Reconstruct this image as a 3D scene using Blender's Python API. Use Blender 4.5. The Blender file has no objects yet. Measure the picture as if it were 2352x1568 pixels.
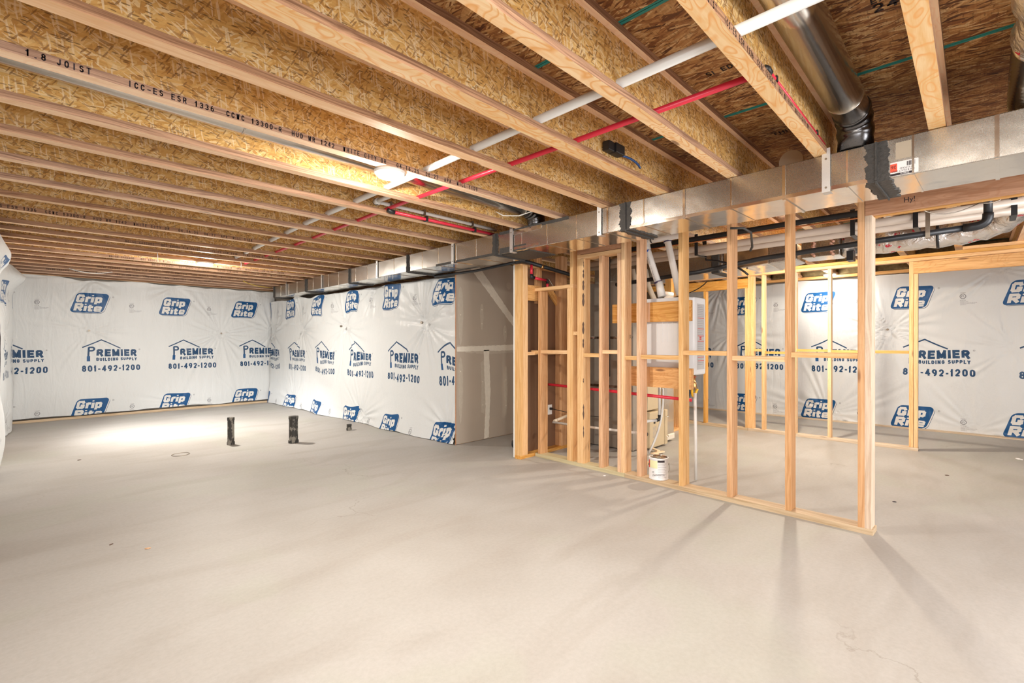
import bpy, bmesh, math, random
import numpy as np
from mathutils import Vector, Matrix, noise
R = math.radians
random.seed(7)
scene = bpy.context.scene
COL = scene.collection

# ------------------------------------------------------------------ camera, world, lights, exposure
HC = 1.27
cam_data = bpy.data.cameras.new('camera')
cam = bpy.data.objects.new('camera', cam_data)
COL.objects.link(cam)
cam.location = (0, 0, HC)
cam.rotation_euler = (R(90), 0, R(44.05 - 90))
cam_data.sensor_width = 36
cam_data.lens = 1100 / 2352 * 36
cam_data.clip_start = 0.02
scene.camera = cam
scene.view_settings.view_transform = 'Standard'
scene.view_settings.look = 'None'
scene.view_settings.gamma = 1
scene.view_settings.use_curve_mapping = False
scene.view_settings.exposure = 0.90
world = bpy.data.worlds.new('world'); scene.world = world
world.use_nodes = True
world.node_tree.nodes['Background'].inputs[0].default_value = (0.9, 0.95, 1, 1)
world.node_tree.nodes['Background'].inputs[1].default_value = 0.3
scene.cycles.max_bounces = 10
scene.cycles.diffuse_bounces = 6
scene.cycles.glossy_bounces = 5
scene.cycles.sample_clamp_indirect = 6
scene.cycles.use_denoising = True

LAMP_POWER = 34.0       # radiance of the ordinary disc lamps
def area_light(name, loc, target, sx, sy, power, color=(1, 1, 1), spread=180):
    d = bpy.data.lights.new(name, 'AREA'); d.shape = 'RECTANGLE'; d.size = sx; d.size_y = sy
    d.energy = power; d.color = color; d.spread = R(spread)
    o = bpy.data.objects.new(name, d); COL.objects.link(o)
    o.location = loc
    o.rotation_euler = (Vector(target) - Vector(loc)).to_track_quat('-Z', 'Y').to_euler()
    return o
# fill panels added behind the camera to brighten the room; side window gives daylight
area_light('fill_behind', (-1.7, -1.9, 1.45), (2.5, 3.0, 1.5), 2.6, 1.9, 75, (0.97, 0.98, 1.0))
area_light('fill_behind_right', (3.4, -2.7, 1.4), (4.6, 3.0, 1.2), 2.4, 1.8, 80, (0.97, 0.98, 1.0))  # second added fill, no opening on this side
area_light('daylight_side_window', (-0.75, 8.05, 1.75), (0.75, 8.6, 0.0), 0.9, 0.5, 55, (1.0, 0.99, 0.97), 75)

# ------------------------------------------------------------------ node helpers
def new_mat(name):
    m = bpy.data.materials.new(name); m.use_nodes = True
    nt = m.node_tree
    b = nt.nodes['Principled BSDF']
    return m, nt, b
def nd(nt, typ, inp=None, **kw):
    n = nt.nodes.new(typ)
    for k, v in kw.items(): setattr(n, k, v)
    if inp:
        for k, v in inp.items():
            s = n.inputs[k]
            if isinstance(v, bpy.types.NodeSocket): nt.links.new(v, s)
            else: s.default_value = v
    return n
def math_n(nt, op, a, b=None, c=None, clamp=False):
    n = nt.nodes.new('ShaderNodeMath'); n.operation = op; n.use_clamp = clamp
    for i, v in enumerate((a, b, c)):
        if v is None: continue
        if isinstance(v, bpy.types.NodeSocket): nt.links.new(v, n.inputs[i])
        else: n.inputs[i].default_value = v
    return n.outputs[0]
def mix_c(nt, f, a, b, mode='MIX'):
    n = nt.nodes.new('ShaderNodeMix'); n.data_type = 'RGBA'; n.blend_type = mode; n.clamp_factor = True
    for s, v in ((n.inputs[0], f), (n.inputs[6], a), (n.inputs[7], b)):
        if isinstance(v, bpy.types.NodeSocket): nt.links.new(v, s)
        else: s.default_value = v if not isinstance(v, tuple) or len(v) == 4 else (*v, 1)
    return n.outputs[2]
def ramp(nt, fac, stops, interp='LINEAR'):
    n = nt.nodes.new('ShaderNodeValToRGB'); n.color_ramp.interpolation = interp
    e = n.color_ramp.elements
    while len(e) < len(stops): e.new(0.5)
    for i, (p, c) in enumerate(stops):
        e[i].position = p; e[i].color = c if len(c) == 4 else (*c, 1)
    nt.links.new(fac, n.inputs[0]); return n.outputs[0]
def coords(nt, rnd=True, scale=(1, 1, 1), rot=(0, 0, 0)):
    tc = nt.nodes.new('ShaderNodeTexCoord')
    v = tc.outputs['Object']
    if rnd:
        oi = nt.nodes.new('ShaderNodeObjectInfo')
        r = math_n(nt, 'MULTIPLY', oi.outputs['Random'], 37.0)
        cb = nd(nt, 'ShaderNodeCombineXYZ', {0: r, 1: r, 2: r})
        v = nd(nt, 'ShaderNodeVectorMath', {0: v, 1: cb.outputs[0]}, operation='ADD').outputs[0]
    m = nd(nt, 'ShaderNodeMapping', {0: v, 'Scale': scale, 'Rotation': rot})
    return m.outputs[0]
def bump(nt, b, h, strength=0.3, dist=0.01):
    n = nd(nt, 'ShaderNodeBump', {'Height': h, 'Strength': strength, 'Distance': dist})
    nt.links.new(n.outputs[0], b.inputs['Normal'])
def plain(name, color, rough=0.5, metal=0.0, var=0.06, nscale=14, bmp=0.0, emis=None):
    """simple painted / moulded surface with a little tonal noise"""
    m, nt, b = new_mat(name)
    v = coords(nt)
    n = nd(nt, 'ShaderNodeTexNoise', {'Vector': v, 'Scale': nscale, 'Detail': 5})
    c = mix_c(nt, n.outputs[0], tuple(x * (1 - var * 2) for x in color), tuple(min(1, x * (1 + var * 2)) for x in color))
    nt.links.new(c, b.inputs['Base Color'])
    b.inputs['Roughness'].default_value = rough; b.inputs['Metallic'].default_value = metal
    if bmp: bump(nt, b, n.outputs[0], bmp)
    if emis:
        b.inputs['Emission Color'].default_value = (*emis[0], 1); b.inputs['Emission Strength'].default_value = emis[1]
    return m

def osb(name, axes, ramp_stops, base_rot=0.0, spread=1.2, rnd=True, sliver=0.55, contrast=1.0, fs=1.0, darkf=.22, slivers=False):
    """oriented strand board: overlapping long flakes in several directions"""
    m, nt, b = new_mat(name)
    v = coords(nt, rnd)
    sep = nd(nt, 'ShaderNodeSeparateXYZ', {0: v})
    uv = nd(nt, 'ShaderNodeCombineXYZ', {0: sep.outputs[axes[0]], 1: sep.outputs[axes[1]]}).outputs[0]
    wob = nd(nt, 'ShaderNodeTexNoise', {'Vector': uv, 'Scale': 7.0, 'Detail': 2})
    w2 = nd(nt, 'ShaderNodeVectorMath', {0: wob.outputs['Color'], 1: (0.5, 0.5, 0.5)}, operation='SUBTRACT').outputs[0]
    w3 = nd(nt, 'ShaderNodeVectorMath', {0: w2, 'Scale': 0.018}, operation='SCALE').outputs[0]
    uv = nd(nt, 'ShaderNodeVectorMath', {0: uv, 1: w3}, operation='ADD').outputs[0]
    layers = []
    for k, (ang, sl, sw) in enumerate(((-spread, 16 / fs, 62 / fs), (0.0, 13 / fs, 52 / fs), (spread * .8, 22 / fs, 95 / fs), (spread * 1.7, 34 / fs, 170 / fs), (-spread * 1.6, 26 / fs, 130 / fs))):
        mp = nd(nt, 'ShaderNodeMapping', {0: uv, 'Rotation': (0, 0, base_rot + ang), 'Location': (3.1 * k, 1.7 * k, 0)})
        mp = nd(nt, 'ShaderNodeMapping', {0: mp.outputs[0], 'Scale': (sl, sw, 1)})
        vo = nd(nt, 'ShaderNodeTexVoronoi', {'Vector': mp.outputs[0], 'Scale': 1.0, 'Randomness': 1.0}, voronoi_dimensions='2D')
        s = nd(nt, 'ShaderNodeSeparateColor', {0: vo.outputs['Color']})
        layers.append((s.outputs[0], s.outputs[1], s.outputs[2], vo.outputs['Distance']))
    val = layers[1][0]; edge = layers[1][3]
    for k, th in ((0, .50), (2, .55), (3, .62), (4, .66)):
        msk = math_n(nt, 'GREATER_THAN', layers[k][1], th)
        val = nd(nt, 'ShaderNodeMix', {0: msk, 2: val, 3: layers[k][0]}).outputs[0]
        edge = nd(nt, 'ShaderNodeMix', {0: msk, 2: edge, 3: layers[k][3]}).outputs[0]
    c = ramp(nt, val, ramp_stops)
    g = nd(nt, 'ShaderNodeMapping', {0: uv, 'Rotation': (0, 0, base_rot), 'Scale': (12, 150, 1)})
    gn = nd(nt, 'ShaderNodeTexNoise', {'Vector': g.outputs[0], 'Scale': 1.0, 'Detail': 3})
    c = mix_c(nt, 0.35 * contrast, c, ramp(nt, gn.outputs[0], [(0.3, (.45, .36, .28)), (0.7, (1, 1, 1))]), 'MULTIPLY')
    # small dark slivers of bark
    mp = nd(nt, 'ShaderNodeMapping', {0: uv, 'Rotation': (0, 0, base_rot + .25), 'Scale': (34, 150, 1)})
    vs = nd(nt, 'ShaderNodeTexVoronoi', {'Vector': mp.outputs[0], 'Scale': 1.0}, voronoi_dimensions='2D')
    ss = nd(nt, 'ShaderNodeSeparateColor', {0: vs.outputs['Color']})
    d1 = math_n(nt, 'GREATER_THAN', ss.outputs[0], 0.90)
    d2 = math_n(nt, 'LESS_THAN', vs.outputs['Distance'], 0.40)
    for kk_, (an, sx_, sy_, th, colr, st) in enumerate(((.35, 11, 120, .80, (.96, .80, .54, 1), .6), (-.55, 14, 150, .82, (.95, .78, .50, 1), .6), (-.9, 17, 105, .86, (.42, .23, .08, 1), .7), (1.0, 24, 130, .90, (.30, .15, .05, 1), .75), (-.1, 16, 70, .93, (.50, .29, .11, 1), .7))):
        if not slivers: break
        mp2 = nd(nt, 'ShaderNodeMapping', {0: uv, 'Rotation': (0, 0, base_rot + an), 'Location': (9.3 + kk_, 2.2 * kk_, 0)})
        mp2 = nd(nt, 'ShaderNodeMapping', {0: mp2.outputs[0], 'Scale': (sx_, sy_, 1)})
        v3 = nd(nt, 'ShaderNodeTexVoronoi', {'Vector': mp2.outputs[0], 'Scale': 1.0}, voronoi_dimensions='2D')
        s3 = nd(nt, 'ShaderNodeSeparateColor', {0: v3.outputs['Color']})
        c = mix_c(nt, math_n(nt, 'MULTIPLY', math_n(nt, 'MULTIPLY', math_n(nt, 'GREATER_THAN', s3.outputs[0], th), math_n(nt, 'LESS_THAN', v3.outputs['Distance'], .42)), st), c, colr)
    c = mix_c(nt, math_n(nt, 'MULTIPLY', math_n(nt, 'MULTIPLY', d1, d2), sliver), c, (.14, .065, .02, 1))
    # thin dark outline where flakes overlap
    e = math_n(nt, 'MULTIPLY', math_n(nt, 'GREATER_THAN', edge, 0.62), darkf)
    c = mix_c(nt, e, c, (.16, .08, .03, 1))
    # broad tonal drift from board to board
    bn = nd(nt, 'ShaderNodeTexNoise', {'Vector': uv, 'Scale': 1.6, 'Detail': 2})
    c = mix_c(nt, math_n(nt, 'MULTIPLY', bn.outputs[0], .35), c, (.62, .48, .30, 1), 'MULTIPLY')
    nt.links.new(c, b.inputs['Base Color'])
    b.inputs['Roughness'].default_value = 0.62
    bump(nt, b, math_n(nt, 'ADD', val, edge), 0.25, 0.002)
    return m

def lumber(name, light, dark, grain=1.0, knots=0.6, flame=0.0, sc=1.0, rough=.6, green=None):
    """sawn softwood, grain along local x"""
    m, nt, b = new_mat(name)
    v = coords(nt)
    wn = nd(nt, 'ShaderNodeTexNoise', {'Vector': nd(nt, 'ShaderNodeMapping', {0: v, 'Scale': (1.2, 5, 5)}).outputs[0], 'Scale': 1.0, 'Detail': 2})
    wv = nd(nt, 'ShaderNodeVectorMath', {0: nd(nt, 'ShaderNodeVectorMath', {0: wn.outputs['Color'], 1: (.5, .5, .5)}, operation='SUBTRACT').outputs[0], 'Scale': 0.07 + .1 * flame}, operation='SCALE').outputs[0]
    v2 = nd(nt, 'ShaderNodeVectorMath', {0: v, 1: wv}, operation='ADD').outputs[0]
    lines = nd(nt, 'ShaderNodeTexNoise', {'Vector': nd(nt, 'ShaderNodeMapping', {0: v2, 'Scale': (1.4 + flame * 2, 70 * sc, 70 * sc)}).outputs[0], 'Scale': 1.0, 'Detail': 3, 'Roughness': .6})
    lf = ramp(nt, lines.outputs[0], [(0.36, (0, 0, 0)), (0.62, (1, 1, 1))])
    c = mix_c(nt, lf, dark, light)
    oi = nt.nodes.new('ShaderNodeObjectInfo')
    hv = nd(nt, 'ShaderNodeHueSaturation', {'Color': c, 'Value': math_n(nt, 'MULTIPLY_ADD', oi.outputs['Random'], .22, .89),
            'Saturation': math_n(nt, 'MULTIPLY_ADD', oi.outputs['Random'], -.25, 1.1)})
    c = hv.outputs[0]
    if flame:
        fl = nd(nt, 'ShaderNodeTexNoise', {'Vector': nd(nt, 'ShaderNodeMapping', {0: v, 'Scale': (3.6, 10, 10)}).outputs[0], 'Scale': 1.0, 'Detail': 1.0, 'Distortion': .5})
        bands = math_n(nt, 'FRACT', math_n(nt, 'MULTIPLY', fl.outputs[0], 11.0))
        c = mix_c(nt, math_n(nt, 'MULTIPLY', ramp(nt, bands, [(0.0, (0, 0, 0)), (0.55, (0, 0, 0)), (.85, (1, 1, 1)), (1.0, (0, 0, 0))]), flame), c, tuple(x * y for x, y in zip(dark, (.92, .72, .5))))
    if knots:
        kv = nd(nt, 'ShaderNodeTexVoronoi', {'Vector': nd(nt, 'ShaderNodeMapping', {0: v, 'Scale': (3.2, 13, 13)}).outputs[0], 'Scale': 1.0})
        ks = nd(nt, 'ShaderNodeSeparateColor', {0: kv.outputs['Color']})
        k1 = math_n(nt, 'GREATER_THAN', ks.outputs[0], 0.80)
        k2 = ramp(nt, kv.outputs['Distance'], [(0.10, (1, 1, 1)), (0.19, (0, 0, 0))])
        c = mix_c(nt, math_n(nt, 'MULTIPLY', math_n(nt, 'MULTIPLY', k1, k2), knots), c, (.17, .06, .02, 1))
    if green:
        gn = nd(nt, 'ShaderNodeTexNoise', {'Vector': v, 'Scale': 5.0, 'Detail': 5})
        c = mix_c(nt, math_n(nt, 'MULTIPLY', gn.outputs[0], .9), c, green)
    nt.links.new(c, b.inputs['Base Color']); b.inputs['Roughness'].default_value = rough
    bump(nt, b, lines.outputs[0], 0.15 * grain, 0.002)
    return m

M = {}
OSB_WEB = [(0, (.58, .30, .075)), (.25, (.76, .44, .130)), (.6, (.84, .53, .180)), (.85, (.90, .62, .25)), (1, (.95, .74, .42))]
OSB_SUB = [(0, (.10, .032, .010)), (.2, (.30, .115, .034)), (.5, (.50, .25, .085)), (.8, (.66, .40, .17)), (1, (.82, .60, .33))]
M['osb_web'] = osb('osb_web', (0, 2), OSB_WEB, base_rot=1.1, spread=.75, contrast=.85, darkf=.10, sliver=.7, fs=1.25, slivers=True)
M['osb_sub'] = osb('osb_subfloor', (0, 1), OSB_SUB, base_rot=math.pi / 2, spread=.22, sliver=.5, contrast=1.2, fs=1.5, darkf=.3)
M['osb_rim'] = osb('osb_rim', (1, 2), [(0, (.15, .07, .02)), (.5, (.42, .23, .08)), (1, (.6, .38, .16))], base_rot=0, spread=.8)
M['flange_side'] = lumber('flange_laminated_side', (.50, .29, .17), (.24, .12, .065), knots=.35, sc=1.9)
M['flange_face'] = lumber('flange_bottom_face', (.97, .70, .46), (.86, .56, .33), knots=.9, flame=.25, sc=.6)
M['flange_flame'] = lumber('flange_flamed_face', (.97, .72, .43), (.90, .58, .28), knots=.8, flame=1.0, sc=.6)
M['stud'] = lumber('fir_stud', (.86, .57, .29), (.70, .40, .165), knots=.8, flame=.12)
M['stud_warm'] = lumber('fir_stud_warm', (.84, .50, .20), (.66, .32, .09), knots=.8, flame=.15)
M['stud_pink'] = lumber('fir_stud_pink', (.77, .475, .265), (.58, .31, .145), knots=.7, flame=.1)
M['stud_grey'] = lumber('weathered_stud', (.72, .57, .43), (.53, .38, .26), knots=.7, flame=.1)
M['plate_pt'] = lumber('treated_sill_plate', (.66, .55, .33), (.50, .40, .22), knots=.5, green=(.52, .47, .27, 1))
M['plate_old'] = lumber('weathered_sill_plate', (.70, .55, .38), (.50, .36, .22), knots=.8)
M['header'] = lumber('header_board', (.56, .30, .17), (.40, .19, .095), knots=.6, flame=.3)
M['board'] = lumber('backing_board', (.80, .46, .17), (.60, .29, .08), knots=.8, flame=.35)
M['scrap'] = lumber('scrap_wood', (.85, .66, .42), (.7, .5, .28), knots=.2)
M['pvc'] = plain('white_pvc', (.74, .735, .71), .32, var=.02)
M['pvc_beige'] = plain('beige_pvc', (.78, .66, .50), .35, var=.03)
M['pvc_pink'] = plain('pinkish_pvc', (.66, .56, .47), .35, var=.03)  # even pinkish beige, duller than the white pvc
M['red'] = plain('red_pipe', (.66, .025, .055), .33, var=.05)
M['black'] = plain('black_plastic', (.018, .018, .02), .42, var=.1)
M['gas'] = plain('black_iron_pipe', (.03, .032, .036), .38, metal=.3, var=.1)
M['foam'] = plain('black_foam_sleeve', (.015, .014, .014), .8, var=.1)
M['copper'] = plain('copper_tube', (.72, .30, .14), .28, metal=1, var=.05)
M['brass'] = plain('brass', (.62, .38, .16), .3, metal=1)
M['mastic'] = plain('grey_mastic', (.048, .045, .042), .6, var=.25, nscale=60, bmp=.4)
M['yellow'] = plain('yellow_gas_hose', (.85, .52, .03), .4)
M['white_enamel'] = plain('white_enamel', (.74, .76, .78), .35, var=.015)
M['tan'] = plain('tan_cabinet_enamel', (.56, .45, .29), .45, var=.03)
M['plate_white'] = plain('white_plastic', (.82, .82, .80), .4, var=.01)
M['blue'] = plain('blue_primer', (.02, .10, .50), .4)
M['purple'] = plain('purple_primer', (.05, .04, .12), .4)
M['bluewire'] = plain('blue_cable', (.02, .07, .22), .45)
M['yellowwire'] = plain('yellow_cable', (.75, .55, .06), .45)
M['teal'] = plain('teal_edge_seal', (.02, .26, .24), .6, var=.15)
M['ink'] = plain('black_ink', (.035, .025, .03), .8)
M['ink_soft'] = plain('faded_ink', (.12, .07, .05), .8)
M['greyink'] = plain('grey_ink', (.30, .30, .33), .7)
M['redink'] = plain('red_ink', (.62, .05, .04), .6)
M['paper'] = plain('label_paper', (.85, .85, .86), .5, var=.01)
M['redpaper'] = plain('red_label', (.85, .10, .05), .5)
M['yellowpaper'] = plain('yellow_note', (.82, .80, .48), .6)
M['mud'] = plain('joint_compound', (.74, .68, .58), .75, var=.05, nscale=30, bmp=.15)
M['mudthin'] = plain('thin_joint_compound', (.50, .44, .36), .7, var=.06, nscale=30)
M['lens'] = plain('lamp_lens', (1, .96, .88), .4, emis=((1.0, .93, .83), LAMP_POWER * 12 * 1.45))
M['insul_pink'] = plain('pink_insulation', (.62, .34, .24), .9, var=.2, nscale=40, bmp=.6)
M['insul_olive'] = plain('olive_fiberglass', (.20, .15, .07), .95, var=.35, nscale=24, bmp=.8)
M['glass'] = plain('window_glass', (.8, .9, .95), .05, emis=((.9, .96, 1), 1.0))

# rusty / plaster-splashed black stub pipe
def stub_mat():
    m, nt, b = new_mat('splashed_black_pipe')
    v = coords(nt)
    n = nd(nt, 'ShaderNodeTexNoise', {'Vector': nd(nt, 'ShaderNodeMapping', {0: v, 'Scale': (1, 1, .45)}).outputs[0], 'Scale': 17, 'Detail': 6, 'Roughness': .62})
    f = ramp(nt, n.outputs[0], [(.52, (0, 0, 0)), (.56, (1, 1, 1))])
    c = mix_c(nt, f, (.035, .032, .028), (.24, .22, .185))
    nt.links.new(c, b.inputs['Base Color']); b.inputs['Roughness'].default_value = .6
    bump(nt, b, f, .4, .003)
    return m
M['stub'] = stub_mat()

def galv(name, tint=(.66, .64, .60), rough=.33, spangle=.5, wav=.15, smear=False):
    m, nt, b = new_mat(name)
    v = coords(nt, rnd=False)
    sp = nd(nt, 'ShaderNodeTexNoise', {'Vector': v, 'Scale': 190, 'Detail': 3, 'Roughness': .7})
    big = nd(nt, 'ShaderNodeTexNoise', {'Vector': v, 'Scale': 2.2, 'Detail': 3})
    c = mix_c(nt, math_n(nt, 'MULTIPLY', ramp(nt, sp.outputs[0], [(.4, (0, 0, 0)), (.6, (1, 1, 1))]), spangle), tint, tuple(x * .62 for x in tint))
    c = mix_c(nt, math_n(nt, 'MULTIPLY', big.outputs[0], .5), c, (.72, .66, .56, 1), 'MULTIPLY')
    nt.links.new(c, b.inputs['Base Color']); b.inputs['Metallic'].default_value = 1
    r = math_n(nt, 'MULTIPLY_ADD', sp.outputs[0], .18, rough - .09)
    nt.links.new(r, b.inputs['Roughness'])
    bn = nd(nt, 'ShaderNodeTexNoise', {'Vector': v, 'Scale': 5, 'Detail': 2})
    bump(nt, b, bn.outputs[0], wav, .03)
    return m
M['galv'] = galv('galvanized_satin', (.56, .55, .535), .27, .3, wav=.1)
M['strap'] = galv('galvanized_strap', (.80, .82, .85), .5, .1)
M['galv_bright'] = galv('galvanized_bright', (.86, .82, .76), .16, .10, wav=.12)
M['galv_round'] = galv('galvanized_round', (.78, .76, .73), .20, .15, wav=.25)
M['galv_dull'] = galv('galvanized_dull', (.36, .32, .27), .45, .2)
M['foil'] = galv('foil_tape', (.70, .68, .66), .20, .1, wav=1.0)

def foil_wrap():
    m, nt, b = new_mat('foil_insulation_wrap')
    v = coords(nt)
    n = nd(nt, 'ShaderNodeTexNoise', {'Vector': v, 'Scale': 16, 'Detail': 5, 'Distortion': .8})
    pr = nd(nt, 'ShaderNodeTexVoronoi', {'Vector': nd(nt, 'ShaderNodeMapping', {0: v, 'Scale': (14, 14, 26)}).outputs[0], 'Scale': 1.0})
    s = nd(nt, 'ShaderNodeSeparateColor', {0: pr.outputs['Color']})
    blob = nd(nt, 'ShaderNodeTexNoise', {'Vector': v, 'Scale': 85, 'Detail': 2})
    f = math_n(nt, 'MULTIPLY', math_n(nt, 'MULTIPLY', math_n(nt, 'GREATER_THAN', s.outputs[0], .72), math_n(nt, 'LESS_THAN', pr.outputs['Distance'], .38)), math_n(nt, 'GREATER_THAN', blob.outputs[0], .47))
    c = mix_c(nt, f, (.80, .78, .76), (.60, .03, .06))
    nt.links.new(c, b.inputs['Base Color'])
    nt.links.new(math_n(nt, 'MULTIPLY_ADD', f, -.75, .85), b.inputs['Metallic'])
    b.inputs['Roughness'].default_value = .26
    bump(nt, b, n.outputs[0], .9, .02)
    return m
M['foilwrap'] = foil_wrap()

def concrete():
    m, nt, b = new_mat('concrete_slab')
    v = coords(nt, rnd=False)
    n1 = nd(nt, 'ShaderNodeTexNoise', {'Vector': v, 'Scale': .55, 'Detail': 5, 'Roughness': .55, 'Distortion': .4})
    n2 = nd(nt, 'ShaderNodeTexNoise', {'Vector': nd(nt, 'ShaderNodeMapping', {0: v, 'Rotation': (0, 0, -.6), 'Scale': (.8, 2.6, 1)}).outputs[0], 'Scale': 1.1, 'Detail': 6, 'Distortion': 1.0})
    n3 = nd(nt, 'ShaderNodeTexNoise', {'Vector': v, 'Scale': 45, 'Detail': 5, 'Roughness': .7})
    c = ramp(nt, n1.outputs[0], [(.3, (.37, .345, .318)), (.5, (.435, .418, .396)), (.72, (.49, .475, .455))])
    c = mix_c(nt, math_n(nt, 'MULTIPLY', ramp(nt, n2.outputs[0], [(.48, (0, 0, 0)), (.66, (1, 1, 1))]), .32), c, (.33, .295, .26, 1))
    # faint greenish and pinkish water marks
    n4 = nd(nt, 'ShaderNodeTexNoise', {'Vector': nd(nt, 'ShaderNodeMapping', {0: v, 'Location': (5, 2, 0)}).outputs[0], 'Scale': .8, 'Detail': 3})
    c = mix_c(nt, math_n(nt, 'MULTIPLY', ramp(nt, n4.outputs[0], [(.55, (0, 0, 0)), (.60, (1, 1, 1)), (.75, (0, 0, 0))]), .22), c, (.42, .45, .37, 1))
    # fine speckle
    c = mix_c(nt, .35, c, ramp(nt, n3.outputs[0], [(.3, (.74, .72, .70)), (.62, (1, 1, 1))]), 'MULTIPLY')
    # hairline cracks
    wn = nd(nt, 'ShaderNodeTexNoise', {'Vector': v, 'Scale': 1.8, 'Detail': 6, 'Roughness': .6})
    wv = nd(nt, 'ShaderNodeVectorMath', {0: wn.outputs['Color'], 'Scale': .8}, operation='SCALE').outputs[0]
    cv = nd(nt, 'ShaderNodeTexVoronoi', {'Vector': nd(nt, 'ShaderNodeVectorMath', {0: v, 1: wv}, operation='ADD').outputs[0], 'Scale': .42}, feature='DISTANCE_TO_EDGE', voronoi_dimensions='2D')
    cm = nd(nt, 'ShaderNodeTexNoise', {'Vector': v, 'Scale': .7, 'Detail': 1})
    line = ramp(nt, cv.outputs['Distance'], [(0.0, (1, 1, 1)), (0.0035, (0, 0, 0))])
    gate = ramp(nt, cm.outputs[0], [(.54, (0, 0, 0)), (.62, (1, 1, 1))])
    cr = math_n(nt, 'MULTIPLY', math_n(nt, 'MULTIPLY', line, gate), .5)
    c = mix_c(nt, cr, c, (.22, .19, .15, 1))
    nt.links.new(c, b.inputs['Base Color'])
    nt.links.new(math_n(nt, 'MULTIPLY_ADD', n1.outputs[0], .3, .42), b.inputs['Roughness'])
    b.inputs['Specular IOR Level'].default_value = .3
    bump(nt, b, math_n(nt, 'MULTIPLY_ADD', n3.outputs[0], .5, math_n(nt, 'MULTIPLY', cr, -.8)), .12, .004)
    return m
M['concrete'] = concrete()
M['cmu'] = plain('foundation_concrete', (.42, .38, .33), .85, var=.12, nscale=4, bmp=.1)
M['drywall'] = plain('grey_drywall_paper', (.44, .37, .30), .8, var=.03, nscale=3)
M['drywall_brown'] = plain('brown_drywall_backing', (.185, .095, .050), .85, var=.05, nscale=5)
M['gyp_edge'] = plain('white_gypsum_edge', (.8, .8, .78), .8, var=.02)

# ------------------------------------------------------------------ mesh helpers
class MB:
    def __init__(s): s.v = []; s.f = []; s.m = []; s.sm = []
    def box(s, x0, x1, y0, y1, z0, z1, mats=0, bottom=None):
        n = len(s.v)
        s.v += [(x0, y0, z0), (x1, y0, z0), (x1, y1, z0), (x0, y1, z0), (x0, y0, z1), (x1, y0, z1), (x1, y1, z1), (x0, y1, z1)]
        fs = [(0, 3, 2, 1), (4, 5, 6, 7), (0, 1, 5, 4), (1, 2, 6, 5), (2, 3, 7, 6), (3, 0, 4, 7)]
        for i, f in enumerate(fs):
            s.f.append(tuple(n + k for k in f)); s.m.append(bottom if (bottom is not None and i == 0) else mats); s.sm.append(False)
        return s
    def hexa(s, pts, m=0):
        n = len(s.v); s.v += [tuple(p) for p in pts]
        for f in [(0, 3, 2, 1), (4, 5, 6, 7), (0, 1, 5, 4), (1, 2, 6, 5), (2, 3, 7, 6), (3, 0, 4, 7)]:
            s.f.append(tuple(n + k for k in f)); s.m.append(m); s.sm.append(False)
        return s
    def tube(s, pts, r, n=14, caps=True, m=0, rs=None):
        pts = [Vector(p) for p in pts]
        rings = []; up = Vector((0, 0, 1))
        t0 = (pts[1] - pts[0]).normalized()
        ref = up if abs(t0.dot(up)) < .9 else Vector((1, 0, 0))
        a = t0.cross(ref).normalized()
        for i, p in enumerate(pts):
            if i == 0: t = pts[1] - pts[0]
            elif i == len(pts) - 1: t = pts[-1] - pts[-2]
            else: t = (pts[i + 1] - p).normalized() + (p - pts[i - 1]).normalized()
            t.normalize()
            a = (a - t * a.dot(t)).normalized(); bb = t.cross(a)
            rr = rs[i] if rs else r
            rings.append([p + (a * math.cos(2 * math.pi * k / n) + bb * math.sin(2 * math.pi * k / n)) * rr for k in range(n)])
        b0 = len(s.v)
        for rg in rings: s.v += [tuple(q) for q in rg]
        for i in range(len(rings) - 1):
            for k in range(n):
                s.f.append((b0 + i * n + k, b0 + i * n + (k + 1) % n, b0 + (i + 1) * n + (k + 1) % n, b0 + (i + 1) * n + k)); s.m.append(m); s.sm.append(True)
        if caps:
            s.f.append(tuple(b0 + k for k in reversed(range(n)))); s.m.append(m); s.sm.append(False)
            e = b0 + (len(rings) - 1) * n
            s.f.append(tuple(e + k for k in range(n))); s.m.append(m); s.sm.append(False)
        return s
    def lathe(s, prof, c=(0, 0, 0), n=32, m=0, smooth=True):
        """profile of (r, z) revolved about a vertical axis"""
        b0 = len(s.v)
        for r, z in prof:
            for k in range(n):
                a = 2 * math.pi * k / n
                s.v.append((c[0] + r * math.cos(a), c[1] + r * math.sin(a), c[2] + z))
        for i in range(len(prof) - 1):
            for k in range(n):
                s.f.append((b0 + i * n + k, b0 + i * n + (k + 1) % n, b0 + (i + 1) * n + (k + 1) % n, b0 + (i + 1) * n + k)); s.m.append(m); s.sm.append(smooth)
        return s
    def poly(s, pts, m=0):
        n = len(s.v); s.v += [tuple(p) for p in pts]; s.f.append(tuple(range(n, n + len(pts)))); s.m.append(m); s.sm.append(False)
        return s
    def build(s, name, mats, parent=None, bevel=0.0, loc=None, mat4=None):
        me = bpy.data.meshes.new(name)
        me.from_pydata(s.v, [], s.f)
        if not isinstance(mats, (list, tuple)): mats = [mats]
        for k in mats: me.materials.append(k)
        me.polygons.foreach_set('material_index', s.m)
        me.polygons.foreach_set('use_smooth', s.sm)
        me.update()
        o = bpy.data.objects.new(name, me); COL.objects.link(o)
        if parent: o.parent = parent
        if mat4 is not None: o.matrix_local = mat4
        elif loc is not None: o.location = loc
        if bevel:
            b = o.modifiers.new('bevel', 'BEVEL'); b.width = bevel; b.segments = 2; b.limit_method = 'ANGLE'
        return o

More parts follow.
